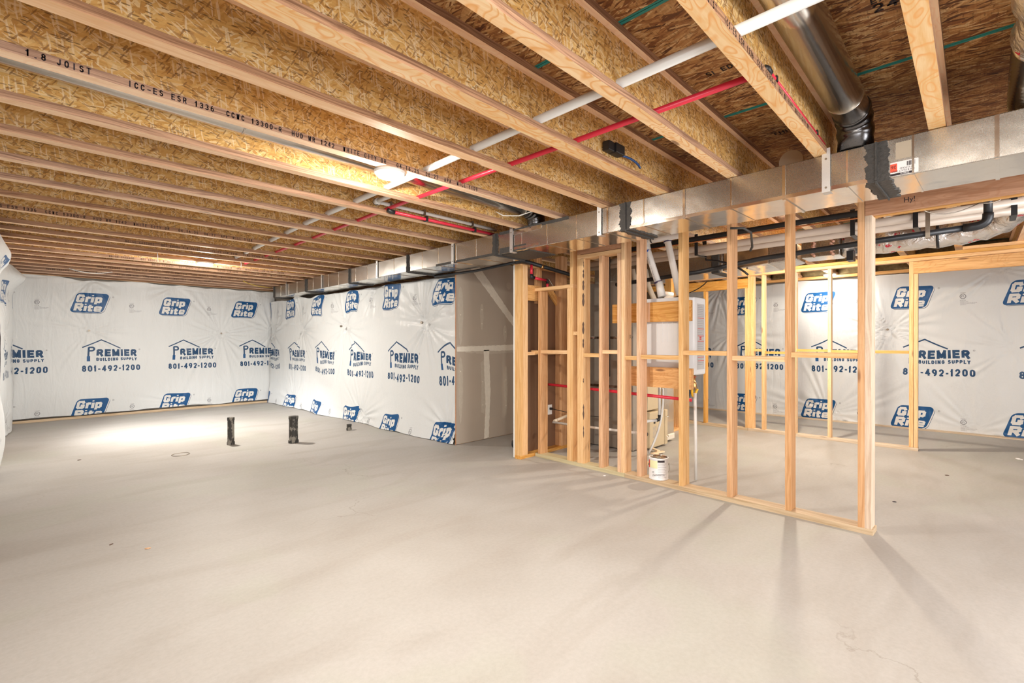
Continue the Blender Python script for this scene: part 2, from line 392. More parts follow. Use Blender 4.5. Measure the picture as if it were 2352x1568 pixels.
def tag(o, label, cat, group=None, kind=None):
    if label: o['label'] = label
    if cat: o['category'] = cat
    if group: o['group'] = group
    if kind: o['kind'] = kind
    return o
def thing(name, loc=(0, 0, 0), rz=0, label=None, cat=None, group=None, kind=None):
    o = bpy.data.objects.new(name, None); COL.objects.link(o)
    o.empty_display_size = .1; o.location = loc; o.rotation_euler = (0, 0, rz)
    return tag(o, label, cat, group, kind)

def board(name, x0, x1, y0, y1, z0, z1, mat, parent=None, bev=.0015, jit=0.0, label=None):
    """a sawn board given by its box; grain (local x) runs along its longest side"""
    d = (x1 - x0, y1 - y0, z1 - z0); ax = d.index(max(d))
    c = Vector(((x0 + x1) / 2, (y0 + y1) / 2, (z0 + z1) / 2))
    if ax == 0: rot = Matrix.Identity(4); dims = d
    elif ax == 1: rot = Matrix(((0, -1, 0, 0), (1, 0, 0, 0), (0, 0, 1, 0), (0, 0, 0, 1))); dims = (d[1], d[0], d[2])
    else: rot = Matrix(((0, 0, -1, 0), (0, 1, 0, 0), (1, 0, 0, 0), (0, 0, 0, 1))); dims = (d[2], d[1], d[0])
    if jit: rot = rot @ Matrix.Rotation(random.uniform(-jit, jit), 4, 'Z') @ Matrix.Rotation(random.uniform(-jit, jit), 4, 'Y')
    hx, hy, hz = (k / 2 for k in dims)
    mb = MB().box(-hx, hx, -hy, hy, -hz, hz)
    o = mb.build(name, mat, parent, bevel=bev, mat4=Matrix.Translation(c) @ rot)
    if label: o['label'] = label
    return o

def text_obj(name, body, size, mat, parent=None, m4=None, bold=0.0, shear=0.0, sx=1.0, align='LEFT', kind=None):
    cu = bpy.data.curves.new(name, 'FONT'); cu.body = body; cu.size = size; cu.offset = bold; cu.shear = shear
    cu.align_x = align; cu.resolution_u = 3
    t = bpy.data.objects.new(name + '_tmp', cu); COL.objects.link(t)
    dg = bpy.context.evaluated_depsgraph_get()
    me = bpy.data.meshes.new_from_object(t.evaluated_get(dg))
    bpy.data.objects.remove(t); bpy.data.curves.remove(cu)
    me.materials.clear(); me.materials.append(mat)
    o = bpy.data.objects.new(name, me); COL.objects.link(o)
    if parent: o.parent = parent
    m4 = m4 or Matrix.Identity(4); o['kind'] = 'stuff'
    o.matrix_local = m4 @ Matrix.Diagonal((sx, 1, 1, 1))
    return o
def frame(origin, xd, yd):
    x = Vector(xd).normalized(); y = Vector(yd).normalized(); z = x.cross(y)
    m = Matrix.Identity(4)
    for i in range(3): m[i][0] = x[i]; m[i][1] = y[i]; m[i][2] = z[i]; m[i][3] = origin[i]
    return m


# ------------------------------------------------------------------ drawn lettering (strokes), used for print on plastic and wood
def _arc(cx, cy, rx, ry, a0, a1, n=10):
    return [(cx + rx * math.cos(R(a0 + (a1 - a0) * k / n)), cy + ry * math.sin(R(a0 + (a1 - a0) * k / n))) for k in range(n + 1)]
G_ = {
 '0': [_arc(.5, .68, .5, .32, 0, 180) + _arc(.5, .32, .5, .32, 180, 360) + [(1, .68)]], 'O': [_arc(.5, .62, .5, .38, 0, 180) + _arc(.5, .38, .5, .38, 180, 360) + [(1, .62)]],
 '1': [[(.15, .76), (.58, .95), (.58, 0)], [(.58, 0), (.58, 1)]], '2': [_arc(.5, .70, .5, .30, 170, -35) + [(0, 0), (1, 0)]],
 '3': [_arc(.45, .75, .5, .25, 160, -85) , _arc(.45, .26, .55, .26, 85, -165)], '4': [[(.74, 0), (.74, 1), (0, .30), (1, .30)]],
 '5': [[(.92, 1), (.15, 1), (.05, .52)] + _arc(.45, .31, .55, .31, 115, -155)], '6': [_arc(.5, .30, .5, .30, 0, 360, 16), _arc(.62, .34, .62, .66, 180, 85, 8)],
 '7': [[(0, 1), (1, 1), (.35, 0)]], '8': [_arc(.5, .76, .42, .24, 0, 360, 16), _arc(.5, .27, .5, .27, 0, 360, 16)], '9': [_arc(.5, .70, .5, .30, 0, 360, 16), _arc(.38, .66, .62, .66, 0, -95, 8)],
 '-': [[(.1, .38), (.9, .38)]], '.': [[(.4, 0), (.6, 0)]], ':': [[(.4, .1), (.6, .1)], [(.4, .7), (.6, .7)]], ' ': [],
 'A': [[(0, 0), (.5, 1), (1, 0)], [(.2, .34), (.8, .34)]], 'B': [[(0, 0), (0, 1), (.6, 1)] + _arc(.6, .77, .33, .23, 90, -90, 8) + [(0, .54)], [(.6, .54)] + _arc(.62, .27, .38, .27, 90, -90, 8) + [(0, 0)]],
 'C': [_arc(.5, .62, .5, .38, 15, 180) + _arc(.5, .38, .5, .38, 180, 345)], 'D': [[(0, 0), (0, 1), (.45, 1)] + _arc(.45, .5, .55, .5, 90, -90, 14) + [(0, 0)]],
 'E': [[(1, 1), (0, 1), (0, 0), (1, 0)], [(0, .52), (.88, .52)]], 'F': [[(1, 1), (0, 1), (0, 0)], [(0, .5), (.85, .5)]],
 'G': [_arc(.5, .62, .5, .38, 15, 180) + _arc(.5, .38, .5, .38, 180, 360) + [(1, .48), (.55, .48)]], 'H': [[(0, 0), (0, 1)], [(1, 0), (1, 1)], [(0, .5), (1, .5)]],
 'I': [[(.5, 0), (.5, 1)]], 'J': [[(.8, 1), (.8, .3)] + _arc(.42, .3, .38, .3, 0, -180, 8)], 'L': [[(0, 1), (0, 0), (.95, 0)]], 'M': [[(0, 0), (0, 1), (.5, .1), (1, 1), (1, 0)]],
 'N': [[(0, 0), (0, 1), (1, 0), (1, 1)]], 'P': [[(0, 0), (0, 1), (.6, 1)] + _arc(.6, .73, .4, .27, 90, -90, 8) + [(0, .46)]],
 'R': [[(0, 0), (0, 1), (.6, 1)] + _arc(.6, .74, .38, .26, 90, -90, 8) + [(0, .48)], [(.55, .48), (1, 0)]],
 'S': [_arc(.5, .76, .46, .24, 15, 250, 10) + _arc(.5, .26, .5, .26, 80, -165, 12)], 'T': [[(0, 1), (1, 1)], [(.5, 1), (.5, 0)]], 'U': [[(0, 1), (0, .38)] + _arc(.5, .38, .5, .38, 180, 360) + [(1, 1)]],
 'W': [[(0, 1), (.25, 0), (.5, .9), (.75, 0), (1, 1)]], 'X': [[(0, 0), (1, 1)], [(0, 1), (1, 0)]], 'Y': [[(0, 1), (.5, .48), (.5, 0)], [(1, 1), (.5, .48)]],
 's': [_arc(.5, .45, .45, .15, 15, 250, 6) + _arc(.5, .15, .5, .15, 80, -165, 8)]}
WID = {'1': .55, 'I': .0, '-': .55, '.': .25, ':': .25, ' ': .45, 'M': 1.18, 'W': 1.3, 'L': .85, 'E': .92, 'J': .8}
def strokes(body, w, h, hw, mono=False, gap=None, shear=0.0):
    """text as little quads; w = glyph width, h = height, hw = half stroke; origin bottom left"""
    out = []; x = 0; gap = w * .28 if gap is None else gap
    for ch in body:
        gw = w if mono else max(WID.get(ch, 1.0) * w, 2 * hw)
        for pl in G_.get(ch, []):
            pts = [(x + hw + u * (gw - 2 * hw), hw + v * (h - 2 * hw)) for u, v in pl]
            pts = [(a + b * shear, b) for a, b in pts]
            for i in range(len(pts) - 1):
                (a, b), (c, d) = pts[i], pts[i + 1]; L = math.hypot(c - a, d - b)
                if L < 1e-7: continue
                tx, ty = (c - a) / L * hw, (d - b) / L * hw
                # square caps where the stroke ends flush with the glyph box
                a2, b2, c2, d2 = a - tx, b - ty, c + tx, d + ty
                if len(pl) > 6: a2, b2, c2, d2 = a - tx * .3, b - ty * .3, c + tx * .3, d + ty * .3
                out.append([(a2 - ty, b2 + tx), (c2 - ty, d2 + tx), (c2 + ty, d2 - tx), (a2 + ty, b2 - tx)])
        x += gw + gap
    return out, x - gap
def lettering(name, body, w, h, hw, mat, parent, m4, mono=True, gap=None):
    q, L = strokes(body, w, h, hw, mono, gap)
    mb = MB()
    for p in q: mb.poly([(a, b, 0) for a, b in p])
    o = mb.build(name, mat, parent, mat4=m4); o['kind'] = 'stuff'
    return o

ZJ = 2.32          # underside of the joists
ZT = 2.62          # underside of the subfloor

# ------------------------------------------------------------------ printed plastic: the repeat, drawn by the script
def text_tris(body, bold=0.0, shear=0.0):
    cu = bpy.data.curves.new('t', 'FONT'); cu.body = body; cu.size = 1; cu.offset = bold; cu.shear = shear; cu.resolution_u = 4
    t = bpy.data.objects.new('t', cu); COL.objects.link(t)
    me = bpy.data.meshes.new_from_object(t.evaluated_get(bpy.context.evaluated_depsgraph_get()))
    me.calc_loop_triangles()
    v = np.array([x.co[:2] for x in me.vertices]); tr = np.array([l.vertices[:] for l in me.loop_triangles])
    bpy.data.objects.remove(t); bpy.data.curves.remove(cu); bpy.data.meshes.remove(me)
    return v, tr
TW, TH = 1.18, 1.75
PX = 2600 / TW
W_, H_ = 2600, int(TH * 2600 / TW)
img = np.ones((H_, W_, 3), np.float32) * np.array((.862, .877, .888), np.float32)
def fill(v, tris, col):
    P = v * PX
    for a, b, c in tris:
        p0, p1, p2 = P[a], P[b], P[c]
        x0 = max(int(min(p0[0], p1[0], p2[0])), 0); x1 = min(int(max(p0[0], p1[0], p2[0])) + 2, W_)
        y0 = max(int(min(p0[1], p1[1], p2[1])), 0); y1 = min(int(max(p0[1], p1[1], p2[1])) + 2, H_)
        if x1 <= x0 or y1 <= y0: continue
        X, Y = np.meshgrid(np.arange(x0, x1) + .5, np.arange(y0, y1) + .5)
        def e(q, r): return (r[0] - q[0]) * (Y - q[1]) - (r[1] - q[1]) * (X - q[0])
        e0, e1, e2 = e(p0, p1), e(p1, p2), e(p2, p0)
        msk = ((e0 >= -1e-6) & (e1 >= -1e-6) & (e2 >= -1e-6)) | ((e0 <= 1e-6) & (e1 <= 1e-6) & (e2 <= 1e-6))
        img[y0:y1, x0:x1][msk] = col
def put(body, u0, u1, v0, v1, col, bold=0, shear=0):
    """fit text into the box u0..u1, v0(top)..v1(bottom), metres down from the tile top"""
    v, t = text_tris(body, bold, shear)
    mn, mx = v.min(0), v.max(0)
    q = (v - mn) / (mx - mn)
    q = np.stack([u0 + q[:, 0] * (u1 - u0), TH - v1 + q[:, 1] * (v1 - v0)], 1)
    fill(q, t, col)
def quad(pts, col):
    v = np.array([(u, TH - w) for u, w in pts]); fill(v, [(0, i, i + 1) for i in range(1, len(pts) - 1)], col)
def rrect(u0, u1, v0, v1, sh, r, col):
    pts = []
    for cx, cy, a0 in ((u1 - r, v0 + r, -90), (u1 - r, v1 - r, 0), (u0 + r, v1 - r, 90), (u0 + r, v0 + r, 180)):
        for k in range(7):
            a = R(a0 + 15 * k); x = cx + r * math.cos(a); y = cy + r * math.sin(a)
            pts.append((x + sh * (v1 - y) / (v1 - v0), y))
    quad(pts, col)
BL = (.060, .315, .530); NV = (.105, .265, .42); GY = (.45, .45, .48); WH = (.88, .88, .87)
rrect(.040, .450, .022, .346, .10, .055, NV); rrect(.034, .447, .016, .340, .10, .055, WH); rrect(.022, .435, .010, .334, .10, .055, BL)
def pq(quads, u0, vb, col):
    for q in quads: quad([(u0 + a, vb - b) for a, b in q], col)
def blocky(parts, u0, vb, w, h, hw, sh=.20):
    """heavy italic: polylines in a w x h box (x may exceed 1)"""
    for pl in parts:
        pts = [(hw + u * (w - 2 * hw), hw + v * (h - 2 * hw)) for u, v in pl]
        for i in range(len(pts) - 1):
            (a, b), (c, d) = pts[i], pts[i + 1]; L = math.hypot(c - a, d - b); tx, ty = (c - a) / L * hw, (d - b) / L * hw
            k0 = .75
            q = [(a - tx * k0 - ty, b - ty * k0 + tx), (c + tx * k0 - ty, d + ty * k0 + tx), (c + tx * k0 + ty, d + ty * k0 - tx), (a - tx * k0 + ty, b - ty * k0 - tx)]
            quad([(u0 + x + y * sh, vb - y) for x, y in q], WH)
g = .0186
# G r i p
blocky([[(1, .80), (.85, 1), (.15, 1), (0, .85), (0, .15), (.15, 0), (.85, 0), (1, .10), (1, .36), (.70, .36)]], .100, .168, .105, .130, g)
blocky([[(0, 0), (0, 1)], [(0, .78), (.45, 1), (1, 1)]], .218, .168, .068, .098, g * .95)
blocky([[(.5, 0), (.5, 1)]], .290, .168, .036, .098, g); blocky([[(.5, 0), (.5, .01)]], .305, .062, .036, .026, .0125)
blocky([[(0, -.42), (0, 1), (.8, 1), (1, .85), (1, .15), (.8, 0), (.1, 0)]], .336, .168, .088, .098, g * .92)
# R i t e
blocky([[(0, 0), (0, 1), (.82, 1), (1, .88), (1, .60), (.82, .46), (0, .46)], [(.5, .44), (1, 0)]], .072, .312, .110, .128, g)
blocky([[(.5, 0), (.5, 1)]], .196, .312, .036, .092, g); blocky([[(.5, 0), (.5, .01)]], .211, .212, .036, .026, .0125)
blocky([[(.35, 1.35), (.35, .12), (.5, 0), (1, 0)], [(0, .98), (1, .98)]], .240, .312, .072, .092, g * .9)
blocky([[(.1, .48), (1, .48), (1, .88), (.85, 1), (.15, 1), (0, .85), (0, .15), (.15, 0), (1, 0)]], .324, .312, .092, .092, g * .72)
put('®', .565, .590, .045, .070, GY)
def stroke(p, q, w, col):
    (a, b), (c, d) = p, q; L = math.hypot(c - a, d - b); nx, ny = -(d - b) / L * w / 2, (c - a) / L * w / 2
    quad([(a + nx, b + ny), (c + nx, d + ny), (c - nx, d - ny), (a - nx, b - ny)], col)
stroke((.184, .905), (.425, .782), .018, NV); stroke((.417, .782), (.675, .925), .018, NV)
q, L = strokes('P', .092, .135, .0125); pq(q, .253, 1.03, NV); quad([(.253, 1.0), (.278, 1.0), (.278, 1.12), (.253, 1.12)], NV); quad([(.246, 1.06), (.288, 1.06), (.288, 1.142), (.246, 1.142)], BL)
def fit(body, u0, u1, vt, vb, hw, col, gapf=.28):
    q, L = strokes(body, 1.0, 1.0, .0001, gap=gapf)
    k = (u1 - u0) / (L); q, L2 = strokes(body, k, vb - vt, hw, gap=k * gapf)
    f = (u1 - u0) / L2
    pq([[(a * f, b) for a, b in p] for p in q], u0, vb, col)
fit('REMIER', .362, .900, .942, 1.062, .0165, NV, .22)
fit('BUILDING SUPPLY', .362, .905, 1.084, 1.135, .0064, NV, .30)
put('®', .93, .953, .935, .958, GY)
fit('801-492-1200', .184, .950, 1.208, 1.308, .0105, NV, .34)
def ring(cu_, cv_, r0, r1, col):
    for k in range(28):
        a, b = 2 * math.pi * k / 28, 2 * math.pi * (k + 1) / 28
        quad([(cu_ + r0 * math.cos(a), cv_ + r0 * math.sin(a)), (cu_ + r1 * math.cos(a), cv_ + r1 * math.sin(a)), (cu_ + r1 * math.cos(b), cv_ + r1 * math.sin(b)), (cu_ + r0 * math.cos(b), cv_ + r0 * math.sin(b))], col)
ring(.83, .19, .026, .033, GY); put('ETL', .812, .848, .178, .202, GY, bold=.03)
put('LISTED', .802, .858, .140, .150, GY); put('INTERTEK', .800, .860, .236, .246, GY)
for i, w in enumerate((.08, .17, .15, .06)):
    put('CONFORMS TO ASTM C1775 FIRE HAZARD'[:int(w * 200)], .800, .800 + w, .256 + i * .014, .264 + i * .014, GY)
# shrink by averaging (anti-aliasing)
img = img[:H_ // 2 * 2, :W_ // 2 * 2].reshape(H_ // 2, 2, W_ // 2, 2, 3).mean((1, 3))
h2, w2 = img.shape[:2]
im = bpy.data.images.new('printed_repeat', w2, h2)
buf = np.ones((h2, w2, 4), np.float32); buf[..., :3] = img
im.pixels.foreach_set(buf.ravel()); im.update(); im.pack()

def sheet_mat():
    m, nt, b = new_mat('printed_white_plastic')
    uv = nt.nodes.new('ShaderNodeUVMap'); uv.uv_map = 'UVMap'
    tex = nd(nt, 'ShaderNodeTexImage', {0: uv.outputs[0]}, interpolation='Cubic', extension='REPEAT'); tex.image = im
    v = coords(nt, rnd=False)
    n = nd(nt, 'ShaderNodeTexNoise', {'Vector': v, 'Scale': 3.0, 'Detail': 4})
    c = mix_c(nt, math_n(nt, 'MULTIPLY', n.outputs[0], .14), tex.outputs[0], (.88, .87, .85, 1), 'MULTIPLY')
    nt.links.new(c, b.inputs['Base Color']); b.inputs['Roughness'].default_value = .38
    b.inputs['Specular IOR Level'].default_value = .35
    f = nd(nt, 'ShaderNodeTexNoise', {'Vector': v, 'Scale': 34, 'Detail': 4, 'Distortion': .5})
    f2 = nd(nt, 'ShaderNodeTexNoise', {'Vector': nd(nt, 'ShaderNodeMapping', {0: v, 'Scale': (9, 9, 2.0)}).outputs[0], 'Scale': 1.0, 'Detail': 3, 'Distortion': 1.2})
    bump(nt, b, math_n(nt, 'MULTIPLY_ADD', f2.outputs[0], 3.0, math_n(nt, 'MULTIPLY', f.outputs[0], .35)), .28, .012)
    return m
M['sheet'] = sheet_mat()

def make_sheet(name, s0, s1, z0, z1, place, s_logo, pins, label, step=.02, warp=.012, top=None, bot=None, amp=1.0, bulge=None, seed=0, vper=1.745):
    ns = int((s1 - s0) / step); nz = int((z1 - z0) / step)
    S = np.linspace(s0, s1, ns + 1); T = np.linspace(0, 1, nz + 1)
    verts = []; uvs = []
    for j, t in enumerate(T):
        for i, s in enumerate(S):
            zt = z1 + (top(s) if top else 0); zb = z0 + (bot(s) if bot else 0)
            z = zb + (zt - zb) * t
            h = .018 * noise.noise((s * 1.1 + seed, z * 1.3, 2.0)) + .006 * noise.noise((s * 4, z * 3.1, seed + 5.0))
            for (ps, pz, a, N, rr) in pins:
                dx, dz = s - ps, z - pz; r = math.hypot(dx, dz)
                if r < rr * 2.4:
                    th = math.atan2(dz, dx)
                    nn = noise.noise((math.cos(th) * 2.2 + ps, math.sin(th) * 2.2, r * .8 + seed))
                    fold = math.cos(N * th + 7 * nn) * (.5 + .5 * math.cos(3 * th + 5 * nn))
                    env = math.exp(-(r / rr) ** 2) * min(1, r / .06)
                    h += a * .011 * fold * env * amp
                    h -= a * .03 * math.exp(-(r / (rr * .45)) ** 1) * amp
            if bulge: h += bulge(s, z)
            verts.append(place(s, z, h))
            w1 = warp * noise.noise((s * 3, z * 3, seed + 9.0)); w2_ = warp * noise.noise((s * 3, z * 3, seed + 19.0))
            uvs.append(((s - s_logo + w1) / TW, (z - 2.085 + w2_) / vper + 1))
    faces = []
    for j in range(nz):
        for i in range(ns):
            a = j * (ns + 1) + i; faces.append((a, a + 1, a + ns + 2, a + ns + 1))
    me = bpy.data.meshes.new(name); me.from_pydata(verts, [], faces)
    me.materials.append(M['sheet'])
    me.polygons.foreach_set('use_smooth', [True] * len(faces))
    ul = me.uv_layers.new(name='UVMap')
    idx = np.empty(len(me.loops), np.int32); me.loops.foreach_get('vertex_index', idx)
    ul.data.foreach_set('uv', np.array(uvs, np.float32)[idx].ravel())
    o = bpy.data.objects.new(name, me); COL.objects.link(o)
    return tag(o, label, 'plastic sheet')

# ------------------------------------------------------------------ floor, walls, subfloor
f = MB().box(-2.6, 9.3, -3.1, 10.9, -.12, 0).build('floor', M['concrete']); f['kind'] = 'structure'
def wall(name, *a, mat='cmu'):
    o = MB().box(*a).build(name, M[mat]); o['kind'] = 'structure'; return o
wall('wall_back', -2.6, 9.3, 10.74, 10.9, 0, ZT)
wall('wall_right', 9.2, 9.36, -3.1, 10.74, 0, ZT)
wall('wall_near', -2.6, 9.2, -3.26, -3.1, 0, ZT)
wall('wall_far_left', -2.76, -2.6, -3.1, 10.74, 0, ZT)
# left wall juts to X=-0.22 beyond Y=5.4 and has a small high window behind the sheet's end
wl = thing('wall_left', kind='structure')
MB().box(-.42, -.26, 8.55, 10.74, 0, ZJ).box(-.42, -.26, 5.4, 7.55, 0, ZJ).box(-.42, -.26, 7.55, 8.55, 0, 1.35).box(-.42, -.26, 7.55, 8.55, 2.12, ZJ).build('wall_panel', M['cmu'], wl)
wall('wall_return', -2.6, -.42, 5.4, 5.56, 0, ZJ)
win = thing('window_1', (-.38, 8.05, 1.35), kind='structure')
fr = MB().box(-.02, .03, -.5, -.46, 0, .77).box(-.02, .03, .46, .5, 0, .77).box(-.02, .03, -.46, .46, 0, .04).box(-.02, .03, -.46, .46, .73, .77).box(-.02, .03, -.015, .015, .04, .73)
fr.build('window_frame', M['plate_white'], win)

# party wall between the family room and the hall: framing + sheet on the family-room side
wm = wall('wall_middle', 3.88, 3.98, 4.72, 10.74, 0, ZJ - .2, mat='cmu')

# subfloor: panels of OSB laid across the joists, teal sealed edges
ceil = thing('ceiling', (0, 0, ZT), kind='structure')
seams = [-1.82, -.61, .58, 1.775, 2.955, 4.16, 5.37, 6.58, 7.79, 9.0, 9.3]
y_j = [-3.1, -.6, 1.82, 4.24, 6.66, 9.08, 10.9]
xs = [-2.6] + seams
for i in range(len(xs) - 1):
    off = 0 if i % 2 else 1.2
    ys = sorted(set([-3.1] + [y + off for y in y_j if -3.1 < y + off < 10.9] + [10.9]))
    for k in range(len(ys) - 1):
        cx, cy = (xs[i] + xs[i + 1]) / 2, (ys[k] + ys[k + 1]) / 2
        hx, hy = (xs[i + 1] - xs[i]) / 2 - .0015, (ys[k + 1] - ys[k]) / 2 - .0015
        mb = MB().box(-hx, hx, -hy, hy, 0, .018)
        mb.box(-hx, -hx + .016, -hy, hy, -.0015, .004, 1)
        mb.box(hx - .010, hx, -hy, hy, -.0012, .004, 1)
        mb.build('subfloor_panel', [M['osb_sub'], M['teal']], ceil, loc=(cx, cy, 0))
# printed grade stamps on the panels' undersides
for (x, y, rot, s, txt) in ((1.35, 1.32, 0, .05, 'APA'), (1.28, 1.30, 0, .034, 'RATED STURD-I-FLOOR'), (2.45, .30, 0, .06, '24 OC'), (2.38, .30, 0, .035, 'EXPOSURE 1  23/32'),
                            (2.15, -.02, 0, .06, '19/32'), (2.45, .98, 0, .04, 'SIZED FOR SPACING'), (3.45, .95, 0, .05, 'THIS SIDE DOWN')):
    lettering('grade_stamp', txt.replace('/', '-'), s * .6, s, s * .08, M['ink'], ceil, frame((x, y, -.0022), (0, -1, 0), (-1, 0, 0)), mono=False)

# ------------------------------------------------------------------ the floor joists
JY = [-1.35, -.87, -.38, .103, .597, 1.084, 1.553, 2.049, 2.518, 3.01, 3.48, 3.99, 4.48, 4.995, 5.50, 6.11, 6.49, 6.93, 7.34, 7.77, 8.19, 8.60, 9.0, 9.4, 9.8, 10.2, 10.55]
ORD = ['first', 'second', 'third', 'fourth', 'fifth', 'sixth', 'seventh', 'eighth', 'ninth', 'tenth', 'eleventh', 'twelfth', 'thirteenth', 'fourteenth', 'fifteenth', 'sixteenth', 'seventeenth', 'eighteenth', 'nineteenth', 'twentieth', 'twenty-first', 'twenty-second', 'twenty-third', 'twenty-fourth', 'twenty-fifth', 'twenty-sixth', 'twenty-seventh']
X0, X1 = -2.55, 9.08
FW = .064
meshcache = {}
def flange_mesh(w, h, bottom, flame=False):
    key = (round(w, 3), h, bottom, flame)
    if key not in meshcache:
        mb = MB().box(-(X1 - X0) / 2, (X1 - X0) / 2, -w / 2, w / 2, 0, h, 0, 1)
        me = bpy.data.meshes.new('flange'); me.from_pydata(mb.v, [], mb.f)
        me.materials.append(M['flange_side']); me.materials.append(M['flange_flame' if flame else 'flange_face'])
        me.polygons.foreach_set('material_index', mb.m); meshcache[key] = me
    return meshcache[key]
mbw = MB().box(-(X1 - X0) / 2, (X1 - X0) / 2, -.005, .005, 0, ZT - ZJ - .07)
webme = bpy.data.meshes.new('web'); webme.from_pydata(mbw.v, [], mbw.f); webme.materials.append(M['osb_web'])
spec = {3: 'pale wide-grained I-joist between big round duct and foil flex duct',
        4: 'I-joist with red pipe clipped to its side, left of big round duct',
        5: 'I-joist crossed by both pipes, second left of the big round duct',
        6: 'I-joist carrying the black box with the short blue cable on its web',
        7: 'pale I-joist just left of the joist with the black box',
        8: 'I-joist printed with approval lettering, holding the bright disc lamp',
        9: 'I-joist behind the lamp and the long grey round duct',
        10: 'I-joist with short white and red pipes clipped along its web'}
joists = []
for i, y in enumerate(JY):
    w = .088 if i == 6 else .072 if i == 7 else FW
    if i in spec: lab = spec[i]
    elif i < 3: lab = ['I-joist at the far right over the storage bay, third before the foil flex duct', 'I-joist at the far right over the storage bay, second beside the foil flex duct', 'I-joist at the right edge, just beyond the foil flex duct'][i]
    else: lab = 'brown I-joist toward the back wall, %s beyond the joist with clipped pipes' % ORD[i - 11]
    j = thing('floor_joist', ((X0 + X1) / 2, y + w / 2, ZJ), 0, lab, 'joist', 'ceiling joists')
    joists.append(j)
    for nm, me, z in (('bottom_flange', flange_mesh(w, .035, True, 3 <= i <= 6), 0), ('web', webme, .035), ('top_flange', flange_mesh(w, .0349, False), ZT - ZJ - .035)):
        o = bpy.data.objects.new(nm, me); COL.objects.link(o); o.parent = j; o.location = (0, 0, z)
# lettering on flange sides
jt = '1.8 JOIST     ICC-ES ESR 1336  CCWC 13300-R  HUD MR 1242  WHITE CITY OR   04.16.25  06:27  APA  MILL 1109'
def joist_text(i, x, h=.026, body=jt, mat='ink'):
    j = joists[i]; w = .088 if i == 6 else .072 if i == 7 else FW
    lettering('printed_lettering', body, h * .52, h, h * .085, M[mat], j, frame((x - (X0 + X1) / 2, -w / 2 - .0006, .0045), (1, 0, 0), (0, 0, 1)), gap=h * .30)
joist_text(8, .02)
joist_text(14, -.5, mat='ink_soft')
joist_text(4, .9, .024, 'BOISE CASCADE  BCI 6000s 1.8 JOIST   ICC-ES ESR 1336  CCWC 13300-R  HUD MR 1242  WHITE CITY OR', 'ink_soft')
for i in (16, 19, 20, 22, 24): joist_text(i, .3 + .5 * (i % 3), .024, 'BOISE CASCADE   BCI 6000s 1.8 JOIST     ICC-ES ESR 1336   CCWC 13300-R   APA   MILL 1109   04.15.25   20:28', 'ink_soft')

# rim boards, insulation and sill at the far right wall and the back wall
rim = MB().box(9.10, 9.13, -3.1, 10.7, ZJ, ZT).build('trim_1', M['osb_rim']); rim['kind'] = 'structure'
o = board('trim_2', 8.98, 9.12, -3.1, 10.7, ZJ - .04, ZJ, M['stud_warm']); o['kind'] = 'structure'
o = board('trim_3', -.2, 3.8, 10.62, 10.72, 0, .038, M['plate_old']); o['kind'] = 'structure'
o = board('trim_4', 8.98, 9.12, -1.6, 7.0, 0, .012, M['plate_old']); o['kind'] = 'structure'
bays = [(-.32, .10), (.17, .59), (.66, 1.08), (1.15, 1.55), (1.64, 2.04), (2.13, 2.51), (2.58, 3.0), (3.08, 3.47)]
for k, (a, b) in enumerate(bays):
    mb = MB(); n = 10
    grid = []
    for iz in range(n + 1):
        for iy in range(n + 1):
            yy = a + (b - a) * iy / n; zz = ZJ + .005 + (ZT - ZJ - .01) * iz / n
            bul = .06 * math.sin(math.pi * iy / n) * math.sin(math.pi * (iz + .5) / (n + 1)) + .02 * noise.noise((yy * 9, zz * 9, k))
            grid.append((9.02 - bul - .02, yy, zz))
    mb.v = grid
    for iz in range(n):
        for iy in range(n):
            q = iz * (n + 1) + iy; mb.f.append((q, q + n + 1, q + n + 2, q + 1)); mb.m.append(0); mb.sm.append(True)
    o = mb.build('insulation_batt', M['insul_olive'])
    sm = o.modifiers.new('thick', 'SOLIDIFY'); sm.thickness = .05
    tag(o, 'olive fiberglass batt above the far plastic sheet, %s bay counting from the right' % ORD[k], 'insulation', 'insulation batts above the far sheet')

# ------------------------------------------------------------------ plastic sheets
def scallop(seed, a):
    return lambda s: a * noise.noise((s * 1.7, seed, 0)) + a * .5 * noise.noise((s * 5, seed, 4.0))
make_sheet('vapor_barrier', -.10, 3.78, .02, 2.30, lambda s, z, h: (s, 10.62 - h, z), .57,
           [(.835, 1.45, .9, 22, .55), (2.78, 1.43, 1.5, 26, .75), (.85, 2.28, 1.2, 18, .4), (2.0, 2.28, .8, 16, .4), (3.3, 2.28, 1.1, 18, .45), (2.05, .12, .9, 20, .5), (3.1, .1, .9, 20, .4), (3.74, 1.45, 1.3, 22, .5)],
           'white printed plastic covering the back wall at the left', top=scallop(1, .05), bot=lambda s: .045 + .03 * noise.noise((s * 2, 3, 0)), seed=1, vper=1.76)
def w2x(y): return 3.775 - .013 * (y - 4.62)
def mid_top(s):
    y = -s
    base = -.02 - .09 * max(0, min(1, (7.4 - y) / 2.5)) * 0
    return base + .05 * noise.noise((s * 1.9, 7, 0))
def mid_bot(s): return -.0 + .02 * abs(noise.noise((s * 2.3, 5, 0)))
def mid_bulge(s, z):
    y = -s; b = 0
    if z < .5: b += (.5 - z) ** 1.5 * .30 * (.5 + .7 * noise.noise((s * 1.4, 11, 0)))
    if z > 1.6: b += (z - 1.6) * .09 * noise.noise((s * 1.6, z * 2, 21)) + .02 * noise.noise((s * 5, z * 4, 1.0))
    return b
